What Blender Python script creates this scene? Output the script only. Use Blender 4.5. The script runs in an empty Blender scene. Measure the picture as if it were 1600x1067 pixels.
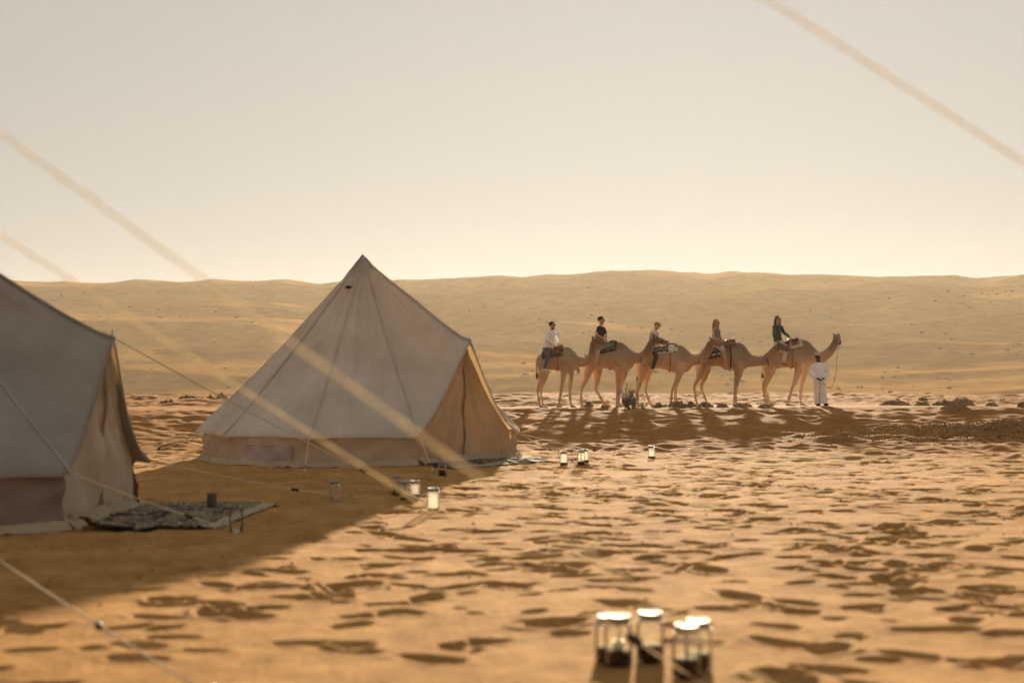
import bpy, bmesh, math, random
import numpy as np
from mathutils import Vector, Matrix

# ------------------------------------------------------------------ camera
S = bpy.context.scene
F = 2222.0          # focal length in photo pixels (50 mm on a 36 mm sensor, 1600 px wide)
CAMH = 0.96         # eye height above the sand
HOR = 592.0         # horizon row in the photo
cam_d = bpy.data.cameras.new('camera'); cam = bpy.data.objects.new('camera', cam_d)
S.collection.objects.link(cam)
cam.location = (0, 0, CAMH); cam.rotation_euler = (math.radians(90), 0, 0)
cam_d.lens = 50; cam_d.sensor_width = 36; cam_d.shift_y = (HOR - 533.5) / 1600.0
cam_d.clip_start = 0.05; cam_d.clip_end = 6000
cam_d.dof.use_dof = True; cam_d.dof.focus_distance = 36; cam_d.dof.aperture_fstop = 2.0
S.camera = cam

# ------------------------------------------------------------------ light
SUN_EL = math.radians(9.2)
SUN_AZ = math.radians(6.2)      # to the right of +Y, clockwise from above
W = bpy.data.worlds.new('World'); S.world = W; W.use_nodes = True
nt = W.node_tree; nt.nodes.clear()
sky = nt.nodes.new('ShaderNodeTexSky'); sky.sky_type = 'NISHITA'; sky.sun_disc = False
sky.sun_elevation = SUN_EL; sky.sun_rotation = SUN_AZ
sky.air_density = 1.0; sky.dust_density = 4.0; sky.ozone_density = 1.0; sky.altitude = 100
hsv = nt.nodes.new('ShaderNodeHueSaturation'); hsv.inputs['Saturation'].default_value = 0.28
mulc = nt.nodes.new('ShaderNodeMixRGB'); mulc.blend_type = 'MULTIPLY'; mulc.inputs[0].default_value = 1
mulc.inputs[2].default_value = (1.0, 0.98, 0.905, 1)
gam = nt.nodes.new('ShaderNodeGamma'); gam.inputs['Gamma'].default_value = 0.10   # dusty air evens the sky out
bg = nt.nodes.new('ShaderNodeBackground'); bg.inputs['Strength'].default_value = 0.101
wo = nt.nodes.new('ShaderNodeOutputWorld')
nt.links.new(sky.outputs[0], hsv.inputs['Color']); nt.links.new(hsv.outputs[0], gam.inputs['Color']); nt.links.new(gam.outputs[0], mulc.inputs[1])
nt.links.new(mulc.outputs[0], bg.inputs['Color']); nt.links.new(bg.outputs[0], wo.inputs['Surface'])
sl = bpy.data.lights.new('sun', 'SUN'); sun = bpy.data.objects.new('sun', sl); S.collection.objects.link(sun)
sl.energy = 5.0; sl.angle = math.radians(1.0); sl.color = (1.0, 0.82, 0.56)
sdir = Vector((math.sin(SUN_AZ) * math.cos(SUN_EL), math.cos(SUN_AZ) * math.cos(SUN_EL), math.sin(SUN_EL)))
sun.rotation_euler = sdir.to_track_quat('Z', 'Y').to_euler()
S.view_settings.view_transform = 'Standard'; S.view_settings.look = 'None'
S.view_settings.exposure = 1.93; S.view_settings.gamma = 1
S.cycles.use_denoising = True
S.cycles.volume_bounces = 1; S.cycles.max_bounces = 8; S.cycles.transparent_max_bounces = 24
S.cycles.caustics_reflective = False; S.cycles.sample_clamp_indirect = 6

# ------------------------------------------------------------------ helpers
C = S.collection
def PX(u, v, d):
    """photo pixel + horizontal distance (from the ground or thing it touches) -> world point"""
    return Vector(((u - 800) / F * d, d, CAMH + (HOR - v) / F * d))
def GD(v, z=0.0):
    """distance at which a ground point of height z shows on photo row v"""
    return F * (CAMH - z) / (v - HOR)
def link(o, parent=None):
    C.objects.link(o)
    if parent: o.parent = parent
    return o
def tag(o, label, cat=None, group=None, kind=None):
    if label: o['label'] = label
    if cat: o['category'] = cat
    if group: o['group'] = group
    if kind: o['kind'] = kind
    return o
def empty(name, loc, rz=0):
    o = bpy.data.objects.new(name, None); C.objects.link(o); o.location = loc; o.rotation_euler = (0, 0, rz)
    o.empty_display_size = 0.1
    return o
def mesh_obj(name, verts, faces, mat, parent=None, smooth=True):
    me = bpy.data.meshes.new(name); me.from_pydata([tuple(v) for v in verts], [], faces); me.update()
    if smooth: me.polygons.foreach_set('use_smooth', [True] * len(me.polygons))
    if mat: me.materials.append(mat)
    return link(bpy.data.objects.new(name, me), parent)
def grid_faces(n, m, closed=False, off=0):
    f = []
    for i in range(n - 1):
        for j in range(m if closed else m - 1):
            k = (j + 1) % m
            f.append((off + i * m + j, off + i * m + k, off + (i + 1) * m + k, off + (i + 1) * m + j))
    return f
class MB:
    """collects shapes for one mesh"""
    def __init__(s): s.v = []; s.f = []
    def add(s, v, f):
        o = len(s.v); s.v += [tuple(p) for p in v]; s.f += [tuple(i + o for i in q) for q in f]
    def loft(s, rings, cap=True):
        m = len(rings[0]); v = [p for r in rings for p in r]; f = grid_faces(len(rings), m, True)
        if cap:
            f.append(tuple(range(m - 1, -1, -1))); b = (len(rings) - 1) * m; f.append(tuple(b + i for i in range(m)))
        s.add(v, f)
    def tube(s, pts, rad, seg=8, side=None, cap=True):
        """pts: path; rad: per-point r or (r_a, r_b): r_a across 'side', r_b along the other axis"""
        pts = [Vector(p) for p in pts]; rings = []
        side = Vector(side) if side else None
        prev = None
        for i, p in enumerate(pts):
            t = (pts[min(i + 1, len(pts) - 1)] - pts[max(i - 1, 0)]).normalized()
            if side is not None: a = side - t * side.dot(t)
            elif prev is not None: a = prev - t * prev.dot(t)
            else:
                a = Vector((0, 0, 1)) if abs(t.z) < .9 else Vector((1, 0, 0)); a = a - t * a.dot(t)
            a.normalize(); prev = a; b = t.cross(a)
            r = rad[i] if isinstance(rad, (list, tuple)) else rad
            ra, rb = r if isinstance(r, (list, tuple)) else (r, r)
            rings.append([p + a * ra * math.cos(k * 2 * math.pi / seg) + b * rb * math.sin(k * 2 * math.pi / seg) for k in range(seg)])
        s.loft(rings, cap)
    def ball(s, c, r, seg=12, rows=8, rot=None):
        c = Vector(c); r = r if isinstance(r, (list, tuple)) else (r, r, r); rings = []
        for i in range(1, rows):
            a = math.pi * i / rows
            ring = []
            for k in range(seg):
                b = 2 * math.pi * k / seg
                q = Vector((r[0] * math.sin(a) * math.cos(b), r[1] * math.sin(a) * math.sin(b), -r[2] * math.cos(a)))
                if rot: q = rot @ q
                ring.append(c + q)
            rings.append(ring)
        s.loft(rings, True)
    def box(s, c, h, rot=None):
        c = Vector(c); v = []
        for x in (-1, 1):
            for y in (-1, 1):
                for z in (-1, 1):
                    q = Vector((x * h[0], y * h[1], z * h[2])); v.append(c + (rot @ q if rot else q))
        s.add(v, [(0, 1, 3, 2), (4, 6, 7, 5), (0, 4, 5, 1), (2, 3, 7, 6), (0, 2, 6, 4), (1, 5, 7, 3)])
    def lathe(s, prof, c=(0, 0, 0), seg=24, cap=False):
        c = Vector(c)
        rings = [[c + Vector((r * math.cos(k * 2 * math.pi / seg), r * math.sin(k * 2 * math.pi / seg), z)) for k in range(seg)] for r, z in prof]
        s.loft(rings, cap)
    def build(s, name, mat, parent=None, smooth=True):
        return mesh_obj(name, s.v, s.f, mat, parent, smooth)
    def fused(s, name, mat, parent, voxel, smooth_iter=4):
        """voxel union of the collected closed shapes into one continuous surface"""
        o = mesh_obj('tmp', s.v, s.f, None)
        bm = bmesh.new(); bm.from_mesh(o.data); bmesh.ops.recalc_face_normals(bm, faces=bm.faces); bm.to_mesh(o.data); bm.free()
        r = o.modifiers.new('r', 'REMESH'); r.mode = 'VOXEL'; r.voxel_size = voxel
        q = o.modifiers.new('s', 'SMOOTH'); q.iterations = smooth_iter; q.factor = .5
        dg = bpy.context.evaluated_depsgraph_get(); dg.update()
        me = bpy.data.meshes.new_from_object(o.evaluated_get(dg))
        me.name = name; me.polygons.foreach_set('use_smooth', [True] * len(me.polygons))
        me.materials.clear(); me.materials.append(mat)
        old = o.data; bpy.data.objects.remove(o); bpy.data.meshes.remove(old)
        return link(bpy.data.objects.new(name, me), parent)

def smst(a, b, x):
    t = np.clip((np.asarray(x, float) - a) / (b - a), 0, 1); return t * t * (3 - 2 * t)
_rng = np.random.RandomState(7); _perm = _rng.permutation(512)
_ga = _rng.rand(512) * 2 * np.pi; _gx = np.cos(_ga); _gy = np.sin(_ga)
def noise(x, y):
    x = np.asarray(x, float); y = np.asarray(y, float)
    xi = np.floor(x).astype(np.int64); yi = np.floor(y).astype(np.int64); fx = x - xi; fy = y - yi
    def g(ix, iy, dx, dy):
        h = _perm[(_perm[ix & 511] + iy) & 511]; return _gx[h] * dx + _gy[h] * dy
    u = fx * fx * fx * (fx * (fx * 6 - 15) + 10); v = fy * fy * fy * (fy * (fy * 6 - 15) + 10)
    a = g(xi, yi, fx, fy); b = g(xi + 1, yi, fx - 1, fy); c = g(xi, yi + 1, fx, fy - 1); d = g(xi + 1, yi + 1, fx - 1, fy - 1)
    return (a + (b - a) * u + (c - a) * v + (a - b - c + d) * u * v) * 1.5

# ------------------------------------------------------------------ materials
def new_mat(name):
    m = bpy.data.materials.new(name); m.use_nodes = True; n = m.node_tree
    p = n.nodes['Principled BSDF']; return m, n, p
def N(n, t, **kw):
    o = n.nodes.new(t)
    for k, v in kw.items():
        if k.startswith('i_'): o.inputs[k[2:].replace('_', ' ')].default_value = v
        else: setattr(o, k, v)
    return o
def noise_mat(name, c1, c2, scale=5, rough=.9, bump=0.0, bscale=40, detail=4, spec=.2, mid=(.35, .65), sheen=0, coord='Object'):
    m, n, p = new_mat(name)
    tc = N(n, 'ShaderNodeTexCoord'); nz = N(n, 'ShaderNodeTexNoise', i_Scale=scale, i_Detail=detail)
    rp = N(n, 'ShaderNodeValToRGB'); rp.color_ramp.elements[0].color = (*c1, 1); rp.color_ramp.elements[1].color = (*c2, 1)
    rp.color_ramp.elements[0].position = mid[0]; rp.color_ramp.elements[1].position = mid[1]
    n.links.new(tc.outputs[coord], nz.inputs['Vector']); n.links.new(nz.outputs['Fac'], rp.inputs[0]); n.links.new(rp.outputs[0], p.inputs['Base Color'])
    p.inputs['Roughness'].default_value = rough; p.inputs['Specular IOR Level'].default_value = spec
    if sheen: p.inputs['Sheen Weight'].default_value = sheen
    if bump:
        nb = N(n, 'ShaderNodeTexNoise', i_Scale=bscale, i_Detail=3); b = N(n, 'ShaderNodeBump', i_Strength=bump, i_Distance=.02)
        n.links.new(tc.outputs[coord], nb.inputs['Vector']); n.links.new(nb.outputs['Fac'], b.inputs['Height']); n.links.new(b.outputs[0], p.inputs['Normal'])
    return m
def sand_mat(name, near=True):
    m, n, p = new_mat(name)
    geo = N(n, 'ShaderNodeNewGeometry')
    big = N(n, 'ShaderNodeTexNoise', i_Scale=.25 if near else .012, i_Detail=6, i_Roughness=.6)
    fine = N(n, 'ShaderNodeTexNoise', i_Scale=9 if near else .15, i_Detail=8, i_Roughness=.7)
    for q in (big, fine): n.links.new(geo.outputs['Position'], q.inputs['Vector'])
    r1 = N(n, 'ShaderNodeValToRGB'); e = r1.color_ramp.elements
    e[0].position = .35; e[1].position = .68
    e[0].color = (.42, .224, .078, 1); e[1].color = (.53, .300, .114, 1)
    n.links.new(big.outputs['Fac'], r1.inputs[0])
    r2 = N(n, 'ShaderNodeValToRGB'); e = r2.color_ramp.elements
    e[0].position = .3; e[1].position = .7; e[0].color = (.66, .63, .60, 1); e[1].color = (1.10, 1.10, 1.10, 1)
    n.links.new(fine.outputs['Fac'], r2.inputs[0])
    mx = N(n, 'ShaderNodeMixRGB', blend_type='MULTIPLY'); mx.inputs[0].default_value = 1
    n.links.new(r1.outputs[0], mx.inputs[1]); n.links.new(r2.outputs[0], mx.inputs[2]); src = mx.outputs[0]
    if near:
        mo = N(n, 'ShaderNodeTexNoise', i_Scale=2.2, i_Detail=7, i_Roughness=.72); n.links.new(geo.outputs['Position'], mo.inputs['Vector']); r3 = N(n, 'ShaderNodeValToRGB'); e = r3.color_ramp.elements
        e[0].position = .34; e[1].position = .62; e[0].color = (.74, .71, .68, 1); e[1].color = (1.05, 1.05, 1.05, 1); n.links.new(mo.outputs['Fac'], r3.inputs[0])
        m4 = N(n, 'ShaderNodeMixRGB', blend_type='MULTIPLY'); m4.inputs[0].default_value = 1; n.links.new(src, m4.inputs[1]); n.links.new(r3.outputs[0], m4.inputs[2]); src = m4.outputs[0]
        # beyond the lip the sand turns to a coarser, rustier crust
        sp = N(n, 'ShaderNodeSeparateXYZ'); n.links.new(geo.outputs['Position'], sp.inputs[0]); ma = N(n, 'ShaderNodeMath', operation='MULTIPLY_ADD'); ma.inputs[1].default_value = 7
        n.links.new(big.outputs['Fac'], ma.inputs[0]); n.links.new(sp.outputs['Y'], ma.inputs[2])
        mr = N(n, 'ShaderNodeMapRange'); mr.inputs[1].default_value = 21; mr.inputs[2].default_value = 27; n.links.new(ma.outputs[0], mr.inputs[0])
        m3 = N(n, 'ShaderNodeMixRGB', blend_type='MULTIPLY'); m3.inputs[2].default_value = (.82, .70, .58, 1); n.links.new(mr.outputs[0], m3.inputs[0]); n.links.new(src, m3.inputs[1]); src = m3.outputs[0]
    n.links.new(src, p.inputs['Base Color'])
    p.inputs['Roughness'].default_value = 1; p.inputs['Specular IOR Level'].default_value = .013 if near else 0
    b1 = N(n, 'ShaderNodeTexNoise', i_Scale=28 if near else .3, i_Detail=6, i_Roughness=.65)
    bu = N(n, 'ShaderNodeBump', i_Strength=.6 if near else .2, i_Distance=.03 if near else 1.0)
    n.links.new(geo.outputs['Position'], b1.inputs['Vector']); n.links.new(b1.outputs['Fac'], bu.inputs['Height']); n.links.new(bu.outputs[0], p.inputs['Normal'])
    return m
def canvas_mat(name, col, trans=.35, tcol=None):
    m, n, p = new_mat(name); n.nodes.remove(p)
    out = n.nodes['Material Output']
    tc = N(n, 'ShaderNodeTexCoord'); nz = N(n, 'ShaderNodeTexNoise', i_Scale=2.2, i_Detail=6, i_Roughness=.6)
    rp = N(n, 'ShaderNodeValToRGB'); e = rp.color_ramp.elements
    e[0].position = .3; e[1].position = .7
    e[0].color = (*[c * .78 for c in col], 1); e[1].color = (*[min(1, c * 1.08) for c in col], 1)
    n.links.new(tc.outputs['Object'], nz.inputs['Vector']); n.links.new(nz.outputs['Fac'], rp.inputs[0])
    weave = N(n, 'ShaderNodeTexNoise', i_Scale=7, i_Detail=6, i_Roughness=.6)
    n.links.new(tc.outputs['Object'], weave.inputs['Vector'])
    bu0 = N(n, 'ShaderNodeBump', i_Strength=.22, i_Distance=.03); n.links.new(weave.outputs['Fac'], bu0.inputs['Height'])
    sx = N(n, 'ShaderNodeSeparateXYZ'); n.links.new(tc.outputs['Object'], sx.inputs[0]); at = N(n, 'ShaderNodeMath', operation='ARCTAN2'); n.links.new(sx.outputs['Y'], at.inputs[0]); n.links.new(sx.outputs['X'], at.inputs[1])
    cb = N(n, 'ShaderNodeCombineXYZ'); n.links.new(at.outputs[0], cb.inputs['X']); mz = N(n, 'ShaderNodeMath', operation='MULTIPLY'); mz.inputs[1].default_value = .16; n.links.new(sx.outputs['Z'], mz.inputs[0]); n.links.new(mz.outputs[0], cb.inputs['Y'])
    cr = N(n, 'ShaderNodeTexNoise', i_Scale=7, i_Detail=3, i_Distortion=.6); n.links.new(cb.outputs[0], cr.inputs['Vector'])
    bu = N(n, 'ShaderNodeBump', i_Strength=.7, i_Distance=.09); n.links.new(cr.outputs['Fac'], bu.inputs['Height']); n.links.new(bu0.outputs[0], bu.inputs['Normal'])
    d = N(n, 'ShaderNodeBsdfDiffuse'); t = N(n, 'ShaderNodeBsdfTranslucent'); mx = N(n, 'ShaderNodeMixShader'); mx.inputs[0].default_value = trans
    n.links.new(rp.outputs[0], d.inputs['Color']); n.links.new(bu.outputs[0], d.inputs['Normal'])
    t.inputs['Color'].default_value = (*(tcol or col), 1)
    n.links.new(d.outputs[0], mx.inputs[1]); n.links.new(t.outputs[0], mx.inputs[2]); n.links.new(mx.outputs[0], out.inputs['Surface'])
    return m
def plain(name, col, rough=.7, metal=0.0, spec=.3):
    m, n, p = new_mat(name); p.inputs['Base Color'].default_value = (*col, 1); p.inputs['Roughness'].default_value = rough
    p.inputs['Metallic'].default_value = metal; p.inputs['Specular IOR Level'].default_value = spec
    tc = N(n, 'ShaderNodeTexCoord'); nz = N(n, 'ShaderNodeTexNoise', i_Scale=18, i_Detail=4)
    rp = N(n, 'ShaderNodeValToRGB'); rp.color_ramp.elements[0].color = (*[c * .8 for c in col], 1); rp.color_ramp.elements[1].color = (*[min(1, c * 1.12) for c in col], 1)
    n.links.new(tc.outputs['Object'], nz.inputs['Vector']); n.links.new(nz.outputs['Fac'], rp.inputs[0]); n.links.new(rp.outputs[0], p.inputs['Base Color'])
    return m
M = {}
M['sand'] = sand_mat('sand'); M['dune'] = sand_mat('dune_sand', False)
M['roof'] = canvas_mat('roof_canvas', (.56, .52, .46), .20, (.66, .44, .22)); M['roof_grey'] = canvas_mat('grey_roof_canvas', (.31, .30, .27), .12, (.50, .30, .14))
M['wall'] = canvas_mat('wall_canvas', (.44, .36, .27), .20, (.55, .40, .24))
M['door'] = canvas_mat('door_canvas', (.56, .44, .31), .30, (.62, .40, .20)); M['door_cream'] = canvas_mat('cream_door_canvas', (.62, .56, .46), .30, (.62, .50, .34))
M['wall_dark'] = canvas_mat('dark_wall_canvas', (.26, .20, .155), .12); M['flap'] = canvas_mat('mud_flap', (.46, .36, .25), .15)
M['seam'] = canvas_mat('seam_tape', (.50, .45, .38), .15)
M['zip'] = plain('zip_tape', (.20, .16, .12), .8)
M['net'] = canvas_mat('window_net', (.58, .47, .44), .4)
M['pole'] = plain('galvanised_pole', (.35, .33, .30), .4, .8)
M['rope'] = plain('guy_rope', (.60, .47, .32), .9)
M['black'] = plain('black_plastic', (.02, .018, .016), .5)

# ------------------------------------------------------------------ terrain
SKY_PX = [(-400, 452), (20, 447), (130, 447), (250, 443), (340, 441), (420, 439), (430, 438), (500, 446), (620, 438), (700, 435), (800, 431), (870, 430),
          (950, 425), (1050, 424), (1100, 429), (1150, 427), (1250, 432), (1330, 437), (1370, 440), (1430, 437), (1525, 442), (1600, 438), (2000, 446)]
TENTS = [dict(c=(-1.80, 16.75)), dict(c=(-4.52, 9.85))]
def base_h(x, y):
    x = np.asarray(x, float); y = np.asarray(y, float)
    r = np.hypot(x, y)
    z = -.38 * smst(18.2, 24, y) * (1 - smst(33, 41, y))
    z = z + smst(38, 43, y) * (.04 + .045 * smst(0, 9, x)) * (1 - smst(52, 70, y))
    z = z + .07 * np.exp(-(((x + 1.4) / 2.6) ** 2 + ((y - 17) / 2.2) ** 2) ** 2)
    z = z + .05 * noise(x * .13 + 5, y * .13) * smst(6, 14, r) + .06 * noise(x * .3, y * .3 + 9) * smst(42, 60, r)
    z = z + .44 * np.exp(-(((x - 11.6) / 4.2) ** 2 + ((y - 32.2) / 1.3) ** 2)) + .10 * np.exp(-(((x - 7.5) / 2.0) ** 2 + ((y - 30.2) / .8) ** 2))
    return z
def dune_h(x, y):
    r = np.hypot(x, y); th = np.arctan2(x, y)
    px = 800 + F * np.tan(np.clip(th, -1.2, 1.2))
    yy = np.interp(px, [a for a, b in SKY_PX], [b for a, b in SKY_PX])
    top = (HOR - yy) / F * 900 + CAMH
    t = np.clip((r - 330) / (900 - 330), 0, 1)
    prof = .25 * t * t * (3 - 2 * t) + .75 * t ** 1.12
    z = np.where(r < 900, -3.2 + (top + 3.2) * prof, top - (r - 900) * .10)
    z = z * smst(85, 330, r) * 1.0 + np.where(r < 330, -3.2 * 0, 0)
    amp = smst(300, 480, r) * (1 - smst(800, 890, r))
    warp = noise(x * .004, y * .004) * 60
    rid = 1 - np.abs(noise((x + warp) * .0055 + 3, (y + warp * .6) * .011))
    z = z + amp * (5.5 * (rid ** 2 - .6) + 2.8 * noise(x * .004 + 8, y * .009) + .7 * noise(x * .015, y * .03))
    z = z + smst(150, 300, r) * (1.0 * noise(x * .012, y * .02 + 4) + .35 * noise(x * .05, y * .06))
    z = z + smst(700, 880, r) * (1.6 * (1 - np.abs(noise(x * .022, y * .015))) ** 2 - .8 + .6 * noise(x * .06, y * .02))
    return np.where(z > 0, z, z)
def detail_h(x, y):
    r = np.hypot(x, y)
    near = 1 - smst(25, 60, r)
    patch = .45 + .55 * smst(-.35, .25, noise(x * .35 + 20, y * .35))
    z = .012 * noise(x * .9, y * .9) * near + .08 * noise(x * .5 + 3, y * .5) * smst(48, 60, r)
    z = z + patch * near * (.45 + .55 * smst(5, 9, r)) * (.0095 * noise(x * 2.3 + 4, y * 2.3) + .0056 * noise(x * 5.1, y * 5.1 + 7) + .0021 * noise(x * 11, y * 11))
    z = z + smst(13, 24, r) * (.075 * noise(x * 1.1 + 30, y * 1.1) + .050 * noise(x * 2.3, y * 2.3 + 3) + .018 * noise(x * 4.2, y * 4.2) * (1 - smst(30, 40, r))) * (1 - .85 * np.exp(-((y - 45.2) / 3.0) ** 4))
    return z
R0, R1, DLR = 1.0, 92.0, .0036
nr = int(math.log(R1 / R0) / DLR) + 1
th_f = np.linspace(-math.radians(25), math.radians(25), 540)
th_c = np.linspace(math.radians(25), math.radians(335), 70)[1:-1]
TH = np.concatenate([th_f, th_c]); DTH = th_f[1] - th_f[0]
RR = R0 * np.exp(np.arange(nr) * DLR)
gx = RR[:, None] * np.sin(TH)[None]; gy = RR[:, None] * np.cos(TH)[None]
gz = base_h(gx, gy) + detail_h(gx, gy)
# footprints and scuffs pressed into the sand
rs = np.random.RandomState(11)
def press(px, py, ang, L, Wd, dep, rim=.35):
    r = math.hypot(px, py); th = math.atan2(px, py); e = L * 2.0
    if abs(th) > .43 or r < 1.5 or math.hypot(px - .49, py - 4.72) < .42: return
    i0 = max(0, int(math.log(max(r - e, 1.01)) / DLR)); i1 = min(nr, int(math.log(r + e) / DLR) + 2)
    j0 = max(0, int((th - e / r - th_f[0]) / DTH)); j1 = min(540, int((th + e / r - th_f[0]) / DTH) + 2)
    if i1 <= i0 or j1 <= j0: return
    dx = gx[i0:i1, j0:j1] - px; dy = gy[i0:i1, j0:j1] - py
    a = (dx * math.cos(ang) + dy * math.sin(ang)) / L; b = (-dx * math.sin(ang) + dy * math.cos(ang)) / Wd
    q = np.sqrt(a * a + b * b) * (1 + .30 * noise(gx[i0:i1, j0:j1] * 6, gy[i0:i1, j0:j1] * 6))
    gz[i0:i1, j0:j1] += dep * (-np.exp(-q ** 4) + rim * np.exp(-((q - 1.35) / .38) ** 2))
for k in range(650):
    r = math.sqrt(rs.uniform(15, 700)); th = rs.uniform(-.4, .4)
    x, y = r * math.sin(th), r * math.cos(th)
    dens = float(noise(x * .45 + 50, y * .45 + 2))
    if dens < -.1 + .35 * (r < 5.2) * (x < .3): continue
    s = rs.uniform(.5, 1.0)
    press(x, y, rs.uniform(0, math.pi), .15 * s, .085 * s, rs.uniform(.018, .045) * s * (1.35 if r < 7.5 else 1), rs.uniform(.15, .4))
for k in range(3400):
    r = math.sqrt(rs.uniform(18, 500)); th = rs.uniform(-.4, .4); x, y = r * math.sin(th), r * math.cos(th)
    if r < 5.0 and x < .2 and rs.rand() < .8: continue
    s = rs.uniform(.25, .6); press(x, y, rs.uniform(-.9, .9), .15 * s * rs.uniform(1, 1.8), .10 * s, rs.uniform(.014, .034) * s ** .5, .2)
for k in range(9):      # walked trails
    x, y = rs.uniform(-4, 6), rs.uniform(4.5, 14); a = rs.uniform(0, 2 * math.pi)
    for q in range(rs.randint(6, 16)):
        x += .62 * math.cos(a); y += .62 * math.sin(a); a += rs.normal(0, .12); sd = .09 * (-1) ** q
        press(x - sd * math.sin(a), y + sd * math.cos(a), a + rs.normal(0, .15), .16, .075, rs.uniform(.03, .05), .25)
nc = len(TH)
me = bpy.data.meshes.new('sand_ground')
vv = np.stack([gx, gy, gz], -1).reshape(-1, 3)
ii, jj = np.meshgrid(np.arange(nr - 1), np.arange(nc), indexing='ij'); jn = (jj + 1) % nc
ff = np.stack([ii * nc + jj, (ii + 1) * nc + jj, (ii + 1) * nc + jn, ii * nc + jn], -1).reshape(-1, 4)
def np_mesh(me, vv, ff):
    me.vertices.add(len(vv)); me.vertices.foreach_set('co', vv.astype(np.float32).ravel())
    me.loops.add(ff.size); me.loops.foreach_set('vertex_index', ff.astype(np.int32).ravel())
    me.polygons.add(len(ff)); me.polygons.foreach_set('loop_start', np.arange(0, ff.size, 4, dtype=np.int32))
    me.polygons.foreach_set('loop_total', np.full(len(ff), 4, dtype=np.int32))
    me.update(calc_edges=True); me.polygons.foreach_set('use_smooth', np.ones(len(ff), dtype=bool)); me.validate()
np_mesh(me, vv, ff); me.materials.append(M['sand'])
ground = link(bpy.data.objects.new('sand_ground', me)); tag(ground, 'rippled orange desert sand pitted with footprints', kind='structure')
def ground_z(x, y):
    """height of the built sand sheet at (x, y)"""
    r = math.hypot(x, y); th = math.atan2(x, y)
    if abs(th) > math.radians(24.9) or r > 90: return float(base_h(x, y) + detail_h(x, y))
    fi = math.log(max(r, R0) / R0) / DLR; fj = (th - th_f[0]) / DTH
    i = min(int(fi), nr - 2); j = min(int(fj), 538); a = fi - i; b = fj - j
    return float((gz[i, j] * (1 - b) + gz[i, j + 1] * b) * (1 - a) + (gz[i + 1, j] * (1 - b) + gz[i + 1, j + 1] * b) * a)
# dunes: the sheet goes on from the rim of the near sand to beyond the skyline
rl = np.concatenate([RR[-1] * np.exp(np.arange(0, 130) * .0085), np.linspace(RR[-1] * math.exp(130 * .0085), 960, 260)[0:], np.array([980, 1020, 1100, 1200, 1400])])
dth = np.concatenate([np.linspace(-math.radians(26), math.radians(26), 520), np.linspace(math.radians(26), math.radians(334), 90)[1:-1]])
dx = rl[:, None] * np.sin(dth)[None]; dy = rl[:, None] * np.cos(dth)[None]
dz = dune_h(dx, dy)
w = smst(RR[-1], RR[-1] + 25, rl)[:, None]
dz = dz * w + (base_h(dx, dy) - .25) * (1 - w) - 3.0 * smst(95, 150, rl)[:, None] * (1 - smst(250, 420, rl))[:, None]
me = bpy.data.meshes.new('dunes'); m2 = len(dth)
ii, jj = np.meshgrid(np.arange(len(rl) - 1), np.arange(m2), indexing='ij'); jn = (jj + 1) % m2
np_mesh(me, np.stack([dx, dy, dz], -1).reshape(-1, 3), np.stack([ii * m2 + jj, (ii + 1) * m2 + jj, (ii + 1) * m2 + jn, ii * m2 + jn], -1).reshape(-1, 4))
me.materials.append(M['dune'])
dunes = link(bpy.data.objects.new('dunes', me)); tag(dunes, 'long hazy range of pale sand dunes along the skyline', kind='structure')
def dune_z(x, y):
    r = math.hypot(x, y); th = math.atan2(x, y)
    i = int(np.clip(np.searchsorted(rl, r) - 1, 0, len(rl) - 2)); f = (th - dth[0]) / (dth[1] - dth[0]); j = int(np.clip(f, 0, 518)); b = f - j
    a = (r - rl[i]) / (rl[i + 1] - rl[i])
    return float((dz[i, j] * (1 - b) + dz[i, j + 1] * b) * (1 - a) + (dz[i + 1, j] * (1 - b) + dz[i + 1, j + 1] * b) * a)

# ------------------------------------------------------------------ haze
hm = bpy.data.materials.new('haze'); hm.use_nodes = True; hn = hm.node_tree; hn.nodes.clear()
pv = hn.nodes.new('ShaderNodeVolumePrincipled'); ho = hn.nodes.new('ShaderNodeOutputMaterial')
pv.inputs['Color'].default_value = (.98, .90, .78, 1); pv.inputs['Density'].default_value = .00008; pv.inputs['Anisotropy'].default_value = .45
hn.links.new(pv.outputs[0], ho.inputs['Volume'])
b = MB(); zl = float(min(dz.min(), gz.min())) - 1.0; zh = float(dz.max()) + 6
b.box((0, 0, (zl + zh) / 2), (1450, 1450, (zh - zl) / 2))
haze = b.build('haze', hm, None, False); tag(haze, 'pale warm dust haze filling the desert air', kind='stuff')

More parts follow.
